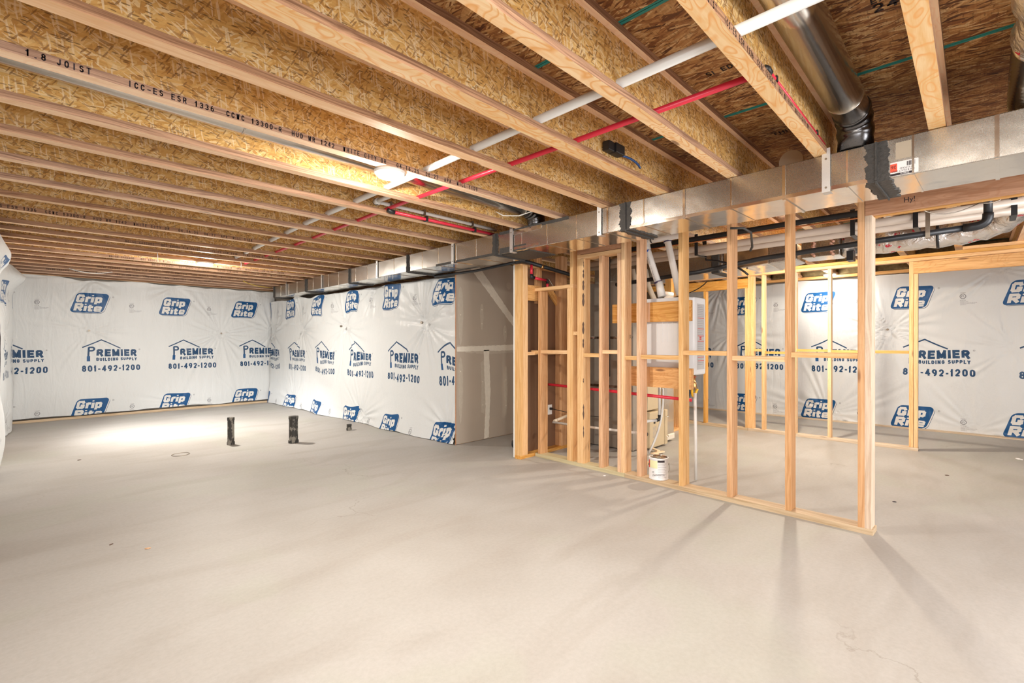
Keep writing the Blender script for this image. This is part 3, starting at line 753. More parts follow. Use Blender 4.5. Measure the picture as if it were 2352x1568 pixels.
make_sheet('vapor_barrier', -10.60, -4.60, .005, 2.105, lambda s, z, h: (w2x(-s) - .015 - h, -s, z), -6.31,
           [(-5.25, 1.52, 1.2, 22, .55), (-7.45, 1.52, 1.6, 24, .6), (-9.1, 1.5, 1.4, 22, .55), (-10.5, 1.45, 1.2, 20, .5), (-4.7, 2.1, 1.3, 16, .4), (-6.6, 2.1, 1.5, 16, .45), (-6.9, .1, 1.2, 20, .5), (-9.4, .1, 1.0, 18, .5), (-4.75, .15, 1.2, 16, .4)],
           'rumpled white printed plastic on the middle wall, under the metal trunk duct', warp=.05, top=mid_top, bot=mid_bot, amp=1.5, bulge=mid_bulge, seed=4, vper=1.83)
make_sheet('vapor_barrier', -4.6, .9, .01, 2.26, lambda s, z, h: (9.10 - h, -s, z), -.95,
           [(-.945, 1.45, 1.3, 26, .7), (-3.2, 1.42, 1.2, 24, .7), (.2, 2.26, 1.5, 20, .6), (.35, 1.2, 1.0, 22, .6), (-3.4, 2.26, 1.6, 26, .6), (-1.7, .1, 1.4, 24, .8), (-.0, .05, 1.0, 20, .6), (-4.2, .1, 1.0, 20, .5)],
           'white printed plastic on the far right wall, behind both stud partitions', top=scallop(3, .03), seed=8)
def lbulge(s, z):
    b = 0.03 * noise.noise((s * 1.5, z * 1.6, 3))
    b += .13 * math.exp(-((s - 6.9) / .7) ** 2 - ((z - 2.12) / .16) ** 2) - .01
    b += .16 * math.exp(-((s - 9.6) / .5) ** 2 - ((z - 2.16) / .13) ** 2)
    b += .05 * math.exp(-((s - 7.2) / .8) ** 2 - ((z - .35) / .5) ** 2)
    return b
def lplace(s, z, h):
    # recess at the window
    x = -.14 + .10 * max(0, min(1, (s - 8.6) / 1.2))
    return (x + h, s, z)
for a, b_, zz0, zz1, lb in ((8.62, 10.6, .01, 2.31, 'white printed plastic on the left wall, past the window toward the back corner'), (5.42, 7.48, .01, 2.31, 'bulging white printed plastic at the left edge of the frame')):
    make_sheet('vapor_barrier', a, b_, zz0, zz1, lplace, 6.3, [(9.2, 1.4, 1.5, 20, .4), (9.9, 2.25, 1.6, 16, .35), (6.9, 1.5, 1.2, 18, .5), (7.4, 2.2, 1.5, 14, .4), (9.3, .2, 1.5, 14, .4)], lb, bulge=lbulge, seed=13, warp=.04)

for o in [q for q in COL.objects if q.name.startswith('vapor_barrier')]:
    pts_ = {0: [(.835, 10.60, 1.45, 'y'), (2.78, 10.605, 1.43, 'y')], 1: [(3.73, 5.25, 1.52, 'x'), (3.70, 7.45, 1.52, 'x')], 2: [(9.105, .945, 1.45, 'x'), (9.105, 3.2, 1.42, 'x')]}
    k_ = int(o.name.split('.')[1]) if '.' in o.name else 0
    for (x, y, z, ax) in pts_.get(k_, []):
        d_ = (0, -.008, 0) if ax == 'y' else (-.03, 0, 0)
        MB().tube([(x, y, z), (x + d_[0], y + d_[1], z)], .016, 12).build('fastener', M['galv_dull'], o)

# ------------------------------------------------------------------ lamps
def ceiling_lamp(loc, label, r=.094, z=ZJ, p=1.0):
    t = thing('ceiling_light', (loc[0], loc[1], z), 0, label, 'lamp', 'disc lamps on the ceiling joists')
    MB().lathe([(.0, 0), (r, -.001), (r, -.012), (r * .9, -.020), (r * .80, -.021)], n=40).build('lamp_rim', M['plate_white'], t)
    MB().lathe([(r * .82, -.018), (r * .78, -.032), (r * .55, -.042), (r * .25, -.046), (0, -.047)], n=40).build('lamp_lens', M['lens'] if p == 1 else plain('lamp_lens_%d' % (p * 10), (1, .96, .88), .4, emis=((1.0, .93, .83) if p < 3 else (1.0, .87, .70), LAMP_POWER * 12 * p)), t)
    return t
ceiling_lamp((1.60, 2.60), 'bright round disc lamp on the joist printed with approval lettering')
ceiling_lamp((1.74, 7.36), 'distant glowing disc lamp over the floor stub pipes', r=.10, p=2.0)
ceiling_lamp((8.74, 1.62), 'small glowing disc lamp near the far right sheet', r=.09, p=.45)
ceiling_lamp((6.30, 1.545), 'disc lamp between the two stud partitions, hidden behind a stud', r=.065, p=3.2)
ceiling_lamp((.72, .135), 'disc lamp overhead, mirrored in the metal trunk duct', r=.09, p=1.7)

# ------------------------------------------------------------------ trunk duct
trunk = thing('trunk_duct', (3.14, 0, 2.115), -math.atan(.03), 'long rectangular galvanized trunk duct crossing under the joists', 'duct')
TH_ = .202
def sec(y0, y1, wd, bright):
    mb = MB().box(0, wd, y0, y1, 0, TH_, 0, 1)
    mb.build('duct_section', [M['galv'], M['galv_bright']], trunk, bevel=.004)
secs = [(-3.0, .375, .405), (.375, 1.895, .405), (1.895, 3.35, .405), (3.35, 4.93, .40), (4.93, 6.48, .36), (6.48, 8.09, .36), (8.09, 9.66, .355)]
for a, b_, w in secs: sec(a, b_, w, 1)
# folded seams (standing beads) on side and bottom
for y in (-.55, -.08, .221, .499, .808, 1.117, 1.428, 1.741, 2.051, 2.362, 2.687, 3.0, 3.65, 3.98, 4.3, 4.62, 5.25, 5.95, 6.3, 6.85, 7.2, 7.8, 8.5, 8.9, 9.3):
    w = [s[2] for s in secs if s[0] <= y < s[1]][0]
    big = y in (-.08, .808, 1.428, 2.051, 3.98)
    t_ = .006 if big else .0035; ww = .016 if big else .009
    MB().box(-t_, 0, y, y + ww, .004, TH_ - .004).box(0, w, y, y + ww, -t_, 0).build('seam', M['galv_bright'], trunk)
MB().box(-.003, 0, .40, 1.89, .0, .022).build('bottom_hem', M['galv_bright'], trunk)
# mastic bands over the joints (ragged edges)
def mastic(y, wl, wr, w, drop=.0):
    mb = MB(); n = 44
    def edge(amp, sd): return [amp * (1.6 * noise.noise((k * .13, sd, y)) + .8 * noise.noise((k * .6, sd, y)) + .35 * random.uniform(-1, 1)) for k in range(n + 1)]
    L = [y + wl + e for e in edge(.010, 1.5)]; Rr = [y - wr + e for e in edge(.010, 7.5)]
    p = []
    for k in range(n + 1):
        z = TH_ * (1 - k / n); p.append((z, L[k], Rr[k]))
    for k in range(n):
        z0, l0, r0 = p[k]; z1, l1, r1 = p[k + 1]
        mb.hexa([(-.007, r0, z0), (0, r0, z0), (0, l0, z0), (-.007, l0, z0), (-.007, r1, z1), (0, r1, z1), (0, l1, z1), (-.007, l1, z1)])
    L2 = [y + wl + e for e in edge(.012, 3.5)]; R2 = [y - wr + e for e in edge(.012, 9.5)]
    for k in range(n):
        x0 = -.006 + (w + .006) * k / n; x1 = -.006 + (w + .006) * (k + 1) / n
        mb.hexa([(x0, R2[k], -.007), (x1, R2[k + 1], -.007), (x1, L2[k + 1], -.007), (x0, L2[k], -.007), (x0, R2[k], 0), (x1, R2[k + 1], 0), (x1, L2[k + 1], 0), (x0, L2[k], 0)])
    mb.box(-.020, 0, y - .004, y + .004, 0, TH_).box(-.01, w, y - .004, y + .004, -.018, 0)
    mb.build('mastic_band', M['mastic'], trunk)
for y, a, b_, w in ((.375, .045, .055, .405), (1.895, .055, .04, .405), (3.35, .05, .03, .40), (4.93, .03, .03, .38), (6.48, .04, .04, .36), (8.09, .045, .045, .36), (9.655, .02, .0, .355)):
    mastic(y, a, b_, w)
# smeared mastic along edges near the round-duct boots
MB().box(-.004, .002, 2.45, 3.30, TH_ - .022, TH_ + .004).box(-.004, .003, 3.36, 4.35, -.004, .020).box(-.004, .003, 2.95, 3.3, .0, .05).build('mastic_smear', M['mastic'], trunk)
MB().box(.05, .42, 2.95, 3.32, -.006, 0).build('mastic_smear', M['mastic'], trunk)
MB().box(-.0045, .002, 2.75, 3.12, TH_ - .05, TH_ - .012).box(-.0045, .002, 2.78, 3.1, .012, .035).build('foil_tape', M['foil'], trunk)
# duct sticker, upside down
lab = thing('sticker_root') if False else None
MB().box(-.002, 0, .205, .317, .008, .078).build('sticker', M['paper'], trunk)
MB().box(-.0026, -.0019, .289, .317, .028, .070).build('sticker_red_block', M['redpaper'], trunk)
MB().box(-.0026, -.0019, .222, .317, .009, .020).build('sticker_black_bar', M['ink'], trunk)
def stick(txt, y, z, s, mat, bold=0): text_obj('sticker_text', txt, s, M[mat], trunk, frame((-.0032, y, z), (0, 1, 0), (0, 0, -1)), bold=bold)
stick('568816', .240, .0188, .012, 'paper')
stick('16X 8 DUCT 26GA', .218, .033, .0115, 'ink'); stick('FT C-FOLD', .222, .045, .0115, 'ink'); stick('26', .292, .060, .022, 'ink')
for k in range(9): MB().box(-.0026, -.0019, .218 + k * .0036, .2195 + k * .0036 + .0008 * (k % 3), .050, .072).build('barcode_bar', M['ink'], trunk)
MB().box(-.003, 0, .232, .295, .09, .176).build('paper_patch', plain('tan_paper', (.45, .38, .29), .6), trunk)
# hanging straps
for y in (.600, 2.132, 3.128, 4.034, 5.674, 7.439, 9.0):
    s = thing('duct_strap', (3.14 + .03 * y, y, 0), -math.atan(.03), None, None)
    w = .020
    MB().box(-.012, -.009, -w, w, 2.108, ZJ + .03).box(-.012, .05, -w, w, 2.105, 2.108).build('strap_band', M['strap'], s)
    for z in (2.13, ZJ - .03, ZJ + .012): MB().tube([(-.012, 0, z), (-.016, 0, z)], .006, 8).build('screw', M['galv_dull'], s)
    which = {.600: 'just left of the thick mastic joint and sticker', 2.132: 'beside the second mastic joint from the right', 3.128: 'by the foil smears and black gas pipe', 4.034: 'over the drywall section of wall', 5.674: 'above the tilted logo on the middle wall', 7.439: 'further left over the middle wall', 9.0: 'nearest the back corner'}[y]
    tag(s, 'thin metal strap hanging the trunk duct, ' + which, 'strap', 'straps of the trunk duct')

# ------------------------------------------------------------------ round ducts
def round_duct(x0, x1, y, z, r, name_label, seams=(), boot=None):
    t = thing('round_duct', (0, y, z), 0, name_label, 'duct')
    MB().tube([(x0, 0, 0), (x1, 0, 0)], r, 40).build('duct_pipe', M['galv_round'], t)
    for s in seams: MB().tube([(s, 0, 0), (s + .008, 0, 0)], r + .002, 40).build('crimped_seam', M['galv_round'], t)
    MB().tube([(x0, -r * .6, r * .82), (x1, -r * .6, r * .82)], .004, 6).build('long_seam', M['galv_dull'], t)
    # taped and sealed elbow down to the trunk
    dz = 2.320 - z
    pts = [(x1 - .03, 0, 0), (x1, 0, 0)] + [(x1 + .115 * math.sin(a), 0, -.115 * (1 - math.cos(a))) for a in [math.pi / 2 * k / 8 for k in range(1, 9)]] + [(x1 + .115, 0, min(dz, -.13))]
    MB().tube(pts, r, 32, rs=[r + .004 + .004 * math.sin(k * 1.9) for k in range(len(pts))]).build('sealed_boot', boot or M['black_tape'], t)
    return t
M['black_tape'] = galv('sealed_foil_boot', (.16, .16, .17), .25, .2, wav=1.0)
round_duct(.2, 3.10, .475, 2.502, .081, 'big shiny round duct between joists at the upper right', (2.9,))
gd = round_duct(-2.4, 3.19, 2.865, 2.487, .078, 'long grey round duct behind the lettered joist and the bright lamp', (.85, 3.1)); gd.rotation_euler = (0, .0085, .0065)
wr = MB().tube([(3.02, 2.60, 2.40), (3.03, 2.70, 2.37), (3.0, 2.82, 2.35), (2.93, 2.94, 2.36), (2.9, 3.0, 2.40)], .004, 6).build('hanger_wire', M['plate_white'])
tag(wr, 'white bent wire hanging under the end of the long grey round duct', 'wire')

# foil flex duct at top right
fl = thing('flex_duct', (0, -.21, 2.47), 0, 'foil-wrapped flexible duct dropping onto the trunk at the top right corner', 'duct')
pts = [(.9 + .06 * k, .0 + .012 * math.sin(k * .8), .0) for k in range(33)]
rs = [.105 + .012 * math.sin(k * 1.1) + .008 * math.sin(k * 2.7) + (.02 if 15 < k < 24 else 0) for k in range(33)]
MB().tube(pts, .1, 28, rs=rs).build('foil_jacket', M['foilwrap'], fl)
pts = []; rr = []
for k in range(40):
    a = k / 39
    pts.append((2.80 + .44 * math.sin(a * math.pi / 2), 0, -.14 * (1 - math.cos(a * math.pi / 2)))); rr.append(.105 if k % 2 else .098)
MB().tube(pts, .1, 28, rs=rr).build('ribbed_elbow', M['galv_round'], fl)

# ------------------------------------------------------------------ pipes under the joists
def pipe(label, pts, r, mat, name='pipe', cat='pipe', group=None, n=14, fit=None):
    p0 = pts[0]; t = MB().tube([tuple(Vector(p) - Vector(p0)) for p in pts], r, n).build(name, M[mat], loc=p0)
    tag(t, label, cat, group); return t
def arc(p, q, c, n=6):
    """quadratic curve from p to q with control c"""
    P, Q, C_ = Vector(p), Vector(q), Vector(c)
    return [tuple(P * (1 - t) ** 2 + C_ * 2 * t * (1 - t) + Q * t * t) for t in [k / n for k in range(n + 1)]]
mainp = pipe('long white plastic pipe threaded through the joist webs', [(1.80, -.06, 2.395), (1.82, 2, 2.375), (1.87, 4.5, 2.372), (1.99, 7.0, 2.37)], .0215, 'pvc', 'white_pipe')
lettering('pipe_lettering', 'SDR 13.5 CPVC 4120  FIRE PIPE  MADE IN USA  PW  NSF', .008, .012, .0008, M['greyink'], mainp, frame((-.013, 2.75, -.040), (0, -1, 0), (-.72, 0, .69)))
pipe('long red plastic pipe running through the joists beside the white one', [(2.13, .63, 2.375), (2.12, 1.6, 2.365), (2.11, 3.2, 2.36), (2.17, 5.2, 2.36), (2.23, 7.6, 2.36)], .0145, 'red', 'red_pipe')
t = thing('red_pipe', (2.13, .606, 2.372), 0, 'red plastic pipe running along the joist beside the big round duct', 'pipe')
MB().tube([(0, 0, 0), (1.0, .0, -.005)], .008).build('pipe_run', M['red'], t)
MB().tube([(-.02, .012, .01), (-.01, .0, .004), (.02, 0, 0)], .013).build('elbow', M['black'], t)
for x in (.08, .80): MB().box(x, x + .015, -.011, .02, -.012, .012).build('clip', M['black'], t)
t = thing('branch_pipe', (1.99, 3.425, 2.385), 0, 'short white branch pipe clipped along a joist toward the trunk duct', 'pipe')
MB().tube([(0, -.28, .0), (0, -.02, 0)], .017).build('pipe_run', M['pvc'], t)
MB().tube([(0, -.03, 0), (.0, .01, 0), (.03, .01, 0)], .024).build('elbow', M['pvc'], t)
MB().tube([(-.001, .012, 0), (.012, .02, 0)], .027).build('elbow_ring', M['black'], t)
MB().tube([(.03, .01, 0), (1.33, .01, -.005)], .015).build('pipe_run', M['pvc'], t)
for x in (.12, .45, 1.0): MB().box(x, x + .018, -.012, .036, -.02, .024).build('clip', M['galv_dull'], t)
t = thing('branch_pipe', (2.13, 3.44, 2.335), 0, 'short dark red branch pipe clipped beside the short white one', 'pipe')
MB().tube([(0, 0, 0), (1.2, 0, -.002)], .0135).build('pipe_run', M['red'], t)
MB().tube([(-.03, 0, .01), (.0, 0, .0), (.03, 0, 0)], .019).build('elbow', M['black'], t)
for x in (.34, .9): MB().box(x, x + .02, -.018, .025, -.02, .024).build('clip', M['black'], t)

# black box with blue cable
t = thing('junction_box', (2.44, 1.585, 2.425), 0, 'small black box with a short blue cable tail on a joist web', 'box')
MB().box(-.03, .03, -.045, 0, -.028, .028).box(.035, .13, -.055, 0, -.028, .030).build('box_body', M['black'], t, bevel=.004)
MB().tube(arc((.12, -.03, -.02), (.36, -.03, -.035), (.28, -.04, -.0)), .007, 8).build('cable', M['bluewire'], t)

# ------------------------------------------------------------------ front stud partition
sw = thing('stud_partition', (3.874, 0, 0), -math.atan(.033), 'open framed stud partition in front of the mechanical area, with one door opening', 'stud wall')
kk = lambda y: y * (3.874 + .033 * y) / 3.975
DP = .118
def stud(par, y0, z1, mat, z0=.038, x0=0, dp=DP, w=.038, jit=.0015):
    return board('stud', x0, x0 + dp, y0, y0 + w, z0, z1, M[mat], par, jit=jit)
ZP = 2.24
for y, z1, mt in ((.498, 2.098, 'stud_grey'), (.537, ZP, 'stud_pink'), (.981, ZP, 'stud_pink'), (1.401, ZP, 'stud_pink'), (1.806, ZP, 'stud'), (2.209, ZP, 'stud_pink'), (2.373, ZP, 'stud'), (2.414, 2.105, 'stud_pink'),
                  (2.622, 2.105, 'stud_pink'), (2.847, 2.105, 'stud'), (2.884, ZP, 'stud'), (2.977, ZP, 'stud'), (3.013, 1.822, 'stud'), (3.413, 1.822, 'stud_pink')):
    stud(sw, kk(y), z1, mt)
board('bottom_plate', -.004, DP + .004, kk(.49), kk(2.37), 0, .038, M['plate_old'], sw, label='grey weathered bottom plate')
board('bottom_plate', -.002, DP + .004, kk(2.372), kk(3.49), 0, .038, M['plate_pt'], sw, label='greenish treated bottom plate')
board('top_plate', 0, DP, kk(.45), kk(3.49), ZP, ZP + .038, M['stud'], sw)
board('top_plate', 0, DP, -3.0, kk(3.49), ZP + .040, ZJ - .002, M['stud'], sw)
board('header', 0, .040, -3.0, kk(.535), 2.098, ZP - .002, M['header'], sw, label='reddish header over the door opening')
board('header', .075, DP, -3.0, kk(.535), 2.098, ZP - .002, M['board'], sw)
board('header', .0, .038, kk(2.415), kk(2.92), 2.15, ZP - .002, M['header'], sw)
board('blocking_plate', 0, DP, kk(2.414), kk(2.922), 2.107, 2.145, M['stud'], sw)
board('blocking_plate', 0, DP, kk(2.977), kk(3.50), 1.824, 1.860, M['stud'], sw)
for (y0, y1, z) in ((3.452, 3.56, 1.134), (3.052, 3.412, 1.140), (2.661, 2.846, 1.116), (2.453, 2.621, 1.150), (2.248, 2.372, 1.098), (1.845, 2.208, 1.112), (1.440, 1.805, 1.156), (1.020, 1.400, 1.120), (.576, .980, 1.155), (2.923, 2.976, 1.335)):
    board('blocking', .002, DP * .75, kk(y0), kk(y1), z, z + .037, M['stud'], sw)
text_obj('pencil_mark', 'Hy!', .045, M['ink'], sw, frame((-.001, .325, 2.145), (0, -1, 0), (0, 0, 1)), sx=.9)
text_obj('pencil_mark', '|X|  x', .05, M['ink'], sw, frame((.078, kk(2.372) - .001, 1.30), (1, 0, 0), (0, 0, 1)) , sx=.6)
# bark streak on the live-edge cripple stud
mb = MB()
for z, L, w in ((.30, .12, .007), (.48, .16, .009), (.85, .05, .006), (1.20, .10, .008), (1.34, .13, .011), (1.62, .14, .012), (1.78, .11, .010), (1.90, .10, .008), (2.01, .07, .006)):
    mb.tube([(.005 + .004 * noise.noise((z, t, 0)), kk(2.847) - .0004 + .002, z + L * t) for t in (0, .2, .4, .6, .8, 1)], w, 7, rs=[.002, w * .8, w, w * .6, w * .9, .002])
mb.build('bark_edge', M['ink_soft'], sw)

# ------------------------------------------------------------------ short end wall (mechanical closet) with drywall on its far face
ew = thing('closet_end_wall', (3.763, 3.512, 0), 0, 'short framed end wall with three studs nailed together beside the hall', 'stud wall')
for k, m_ in enumerate(('stud', 'stud', 'stud')):
    board('stud', .039 * k, .039 * k + .038, .0, .088, .038, 2.09, M[m_], ew)
board('stud', .70, .82, .0, .088, .038, 2.28, M['stud_pink'], ew)
board('stud', .32, .41, .05, .088, 1.70, 2.28, M['stud_pink'], ew)
board('bottom_plate', .0, .88, .0, .088, 0, .038, M['stud_warm'], ew)
board('top_plate', .0, .88, .0, .088, 2.09, 2.105, M['stud_warm'], ew)
board('blocking', .12, .34, .0, .036, 1.72, 1.89, M['board'], ew)
board('blocking', .12, .70, .0, .06, 1.12, 1.155, M['stud'], ew)
MB().box(0, .9, .089, .091, .01, 2.1).build('drywall_backing_paper', M['drywall_brown'], ew)
MB().box(0, .9, .0915, .1035, .01, 2.1, 1).build('drywall_board', [M['gyp_edge'], M['drywall']], ew)
MB().box(-.001, .012, .0885, .106, .01, 2.1).build('white_edge', M['gyp_edge'], ew)
MB().tube([(.57, .086, 2.01), (.74, .086, 1.85), (.85, .086, 1.70)], .006, 8).build('tie_wire', M['galv_dull'], ew)
board('brace', .50, .88, .06, .086, 1.72, 1.80, M['board'], ew).rotation_euler = (0, R(42), 0)
# side wall of the closet, seen between studs
o = MB().box(4.64, 4.66, 3.30, 3.515, 0, 2.2).build('wall_closet', M['drywall_brown']); o['kind'] = 'structure'

# hallway drywall facing the camera
dw = thing('wall_hall', (3.75, 4.58, 0), 0, kind='structure')
MB().box(0, 1.17, 0, .0125, .006, 1.17).build('drywall_panel', M['drywall'], dw)
MB().box(1.172, 2.2, 0, .0125, .006, 1.17).build('drywall_panel', M['drywall'], dw)
MB().box(0, 2.2, 0, .0125, 1.173, 2.31).build('drywall_panel', M['drywall'], dw)
MB().box(0.06, 2.2, .0125, .10, 0, 2.31).build('framing', M['stud'], dw)
board('corner_strip', -.010, .0, .0, .010, 0, 2.1, M['header'], dw)
def patch(pts, mat, d=.0015, j=.004):
    """thin skim of compound on the wall: outline in (x along wall, z)"""
    out = []
    for i in range(len(pts)):
        a, b = pts[i], pts[(i + 1) % len(pts)]
        L = math.hypot(b[0] - a[0], b[1] - a[1]); n = max(1, int(L / .03))
        for k in range(n):
            t = k / n; out.append((a[0] + (b[0] - a[0]) * t + random.uniform(-j, j), a[1] + (b[1] - a[1]) * t + random.uniform(-j, j)))
    n = len(out); mb = MB()
    mb.v = [(x, -d, z) for x, z in out] + [(x, 0, z) for x, z in out]
    mb.f = [tuple(range(n))] + [(i, i + n, (i + 1) % n + n, (i + 1) % n) for i in range(n)]
    mb.m = [0] * (n + 1); mb.sm = [False] * (n + 1)
    mb.build('joint_compound', M[mat], dw)
def oval(cx, z0, z1, w): return [(cx + w * math.cos(a) * (.8 + .2 * math.sin(a)), (z0 + z1) / 2 + (z1 - z0) / 2 * math.sin(a)) for a in [2 * math.pi * k / 16 for k in range(16)]]
patch([(.01, 1.08), (.01, 1.15), (.5, 1.10), (1.03, 1.12), (1.6, 1.12), (1.6, 1.25), (1.03, 1.235), (.5, 1.215), (.01, 1.215)], 'mudthin', .0008, .008)
patch([(.01, 1.145), (1.6, 1.15), (1.6, 1.235), (.01, 1.205)], 'mud', .002)
patch([(.455, 1.16), (.55, 1.16), (.575, .62), (.545, .02), (.465, .01), (.49, .40), (.47, .8)], 'mud', .002)
patch([(.40, 1.0), (.49, 1.05), (.52, .6), (.47, .33), (.41, .36), (.42, .7)], 'mudthin', .001)
patch([(.135, 2.28), (.33, 2.28), (1.03, 1.58), (1.6, 1.0), (1.6, .90), (1.03, 1.46)], 'mud', .002)
for a in ((.425, 1.42, 1.76, .035), (.85, 1.26, 1.49, .04), (.865, .28, .94, .038), (.07, 1.22, 1.95, .05), (.07, .25, 1.08, .045), (.92, 1.98, 2.08, .06)): patch(oval(*a), 'mudthin', .001)
for z, x in ((1.5, .425), (1.68, .425), (.4, .865), (.75, .865), (1.4, .85), (.9, .07), (1.6, .07), (.45, .44), (.75, .44)):
    patch(oval(x, z - .008, z + .008, .008), 'mud', .003, .001)

# black scrap behind the post
mb = MB(); ico = bmesh.new(); bmesh.ops.create_icosphere(ico, subdivisions=2, radius=.06)
for v in ico.verts: v.co *= 1 + .35 * noise.noise(v.co * 22)
me = bpy.data.meshes.new('trash_bag'); ico.to_mesh(me); ico.free(); me.materials.append(M['black'])
o = bpy.data.objects.new('trash_bag', me); COL.objects.link(o); o.location = (4.09, 3.90, .062); o.scale = (.8, .8, 1.0)
tag(o, 'small crumpled black bag on the floor behind the white drywall edge', 'bag')

# ------------------------------------------------------------------ rear stud partition
rw = thing('stud_partition', (7.25, 0, 0), 0, 'orange-toned rear stud partition in front of the far plastic sheet', 'stud wall')
for y, z1, mt in ((.478, 2.056, 'stud'), (.519, ZP - .04, 'stud_warm'), (1.327, ZP - .04, 'stud'), (1.722, ZP - .04, 'stud'), (2.113, ZP - .04, 'stud'), (2.255, ZP - .04, 'stud_warm'), (2.294, ZP - .04, 'stud_warm'), (2.333, 2.03, 'stud'), (2.93, 2.03, 'stud_warm'), (3.30, ZP - .04, 'stud_warm'), (3.7, ZP - .04, 'stud_warm')):
    stud(rw, y, z1, mt, dp=.09)
for y0, y1, m_ in ((.476, 2.33, 'plate_old'), (2.334, 4.2, 'plate_old')): board('bottom_plate', -.002, .092, y0, y1, 0, .037, M[m_], rw)
board('top_plate', 0, .09, -3, 4.2, ZP - .038, ZP, M['stud_warm'], rw)
board('top_plate', 0, .09, -3, 4.2, ZP + .002, ZP + .04, M['stud_warm'], rw)
board('header', 0, .04, -3, .517, 2.058, ZP - .042, M['board'], rw)
board('header', 0, .04, 2.335, 4.2, 2.032, 2.17, M['board'], rw)
for y0, y1, z in ((2.15, 2.255, 1.13), (1.76, 2.113, 1.098), (1.365, 1.722, 1.134), (.557, 1.327, 1.127)): board('blocking', .01, .07, y0, y1, z, z + .034, M['stud_warm'], rw)
board('blocking', 0, .09, -3, .1, ZP + .042, ZP + .078, M['stud_warm'], rw)
# orange framing at the left end behind the heater
cw = thing('corner_framing', (6.35, 3.05, 0), 0, 'orange framing studs behind the wall-hung water heater', 'stud wall')
for k, x in enumerate((0, .039, .25)): board('stud', x, x + .038, 0, .09, .038, 2.24, M['stud_warm'], cw)
board('bottom_plate', -.01, .5, 0, .09, 0, .038, M['stud_warm'], cw)

# ------------------------------------------------------------------ services behind the front partition
def xz(z, ratio): return (z - HC) * ratio
gp = thing('gas_pipe', (0, 0, 0), 0, 'black iron gas pipe hung level behind the front partition, turning up at the right', 'pipe')
MB().tube([(4.44, 2.75, 1.875), (4.42, 1.86, 1.917), (4.42, 1.31, 1.978), (4.42, .585, 2.011), (4.42, .03, 2.032)], .021, 16).build('pipe_run', M['gas'], gp)
MB().tube([(4.42, .06, 2.031)] + arc((4.42, .02, 2.032), (4.42, -.06, 2.09), (4.42, -.06, 2.032)) + [(4.42, -.06, 2.11)], .028, 16).build('elbow', M['gas'], gp)
MB().tube([(4.42, -.06, 2.10), (4.42, -.06, 2.31)], .0225, 16).build('riser', M['gas'], gp)
MB().tube([(4.42, -.06, 2.30), (4.42, -.06, 2.318)], .034, 12).build('fitting', M['galv_dull'], gp)
for k, (x0, z0, lb) in enumerate(((4.64, 2.18, 'upper of two parallel white drain pipes behind the front partition'), (4.75, 2.152, 'lower of two parallel white drain pipes behind the front partition'))):
    p = pipe(lb, [(x0 + .02, 3.4, z0 - .012), (x0, 1.5, z0), (x0 - .05, -.6, z0 + .01)], .031, 'pvc_pink', 'drain_pipe', group='parallel white drain pipes')
t = thing('pipe_sleeve', (0, 0, 0), 0, 'black foam-sleeved refrigerant line with bare copper tube below it', 'pipe')
MB().tube([(4.36, 3.0, 2.205), (4.36, 1.2, 2.225), (4.38, .4, 2.23), (4.39, -.5, 2.235)], .022, 12).build('foam_sleeve', M['foam'], t)
MB().tube([(4.36, 3.0, 2.175), (4.35, 1.9, 2.188), (4.36, 1.2, 2.194), (4.37, .4, 2.19), (4.35, -.5, 2.207)], .006, 8).build('copper_tube', M['copper'], t)
for y in (1.93, .68, -.2, .30): MB().box(4.58, 4.79, y, y + .03, 2.105, 2.112).box(4.575, 4.585, y, y + .03, 2.105, 2.31).box(4.785, 4.795, y, y + .03, 2.105, 2.31).build('strap_hanger', M['black'], t)
h = thing('pipe_hanger', (0, 0, 0), 0, 'dark perforated strap holding the gas pipe below the flex duct', 'strap')
MB().box(4.392, 4.397, .225, .25, 1.995, 2.30).box(4.392, 4.45, .225, .25, 1.99, 1.995).build('hanger_band', M['galv_dull'], h)
w = pipe('thin grey wire looping down behind the reddish header', arc((3.98, .32, 2.2), (4.3, -.02, 2.16), (4.1, .2, 2.0), 10) + arc((4.3, -.02, 2.16), (4.35, -.15, 2.25), (4.4, -.14, 2.14), 6), .0035, 'galv_dull', 'wire', 'wire', n=6)
w = pipe('bent black strip of duct seal under the trunk duct', [(3.66, 1.30, 2.105), (3.70, 1.22, 2.10), (3.80, 1.20, 2.08), (4.05, 1.27, 2.02), (4.1, 1.30, 2.0)], .009, 'mastic', 'seal_strip', 'strip', n=6)
w = pipe('thin black cable drooping across the rear header', arc((5.6, 2.25, 1.97), (6.2, 3.1, 1.85), (5.9, 2.5, 1.86), 8), .006, 'black', 'cable', 'cable', n=6)
w = pipe('short black cable hanging in front of the gas pipe', [(5.0, 2.05, 2.318)] + arc((5.0, 2.02, 2.12), (5.05, 1.62, 1.93), (5.0, 1.75, 2.08), 8), .010, 'black', 'cable', 'cable', n=6)

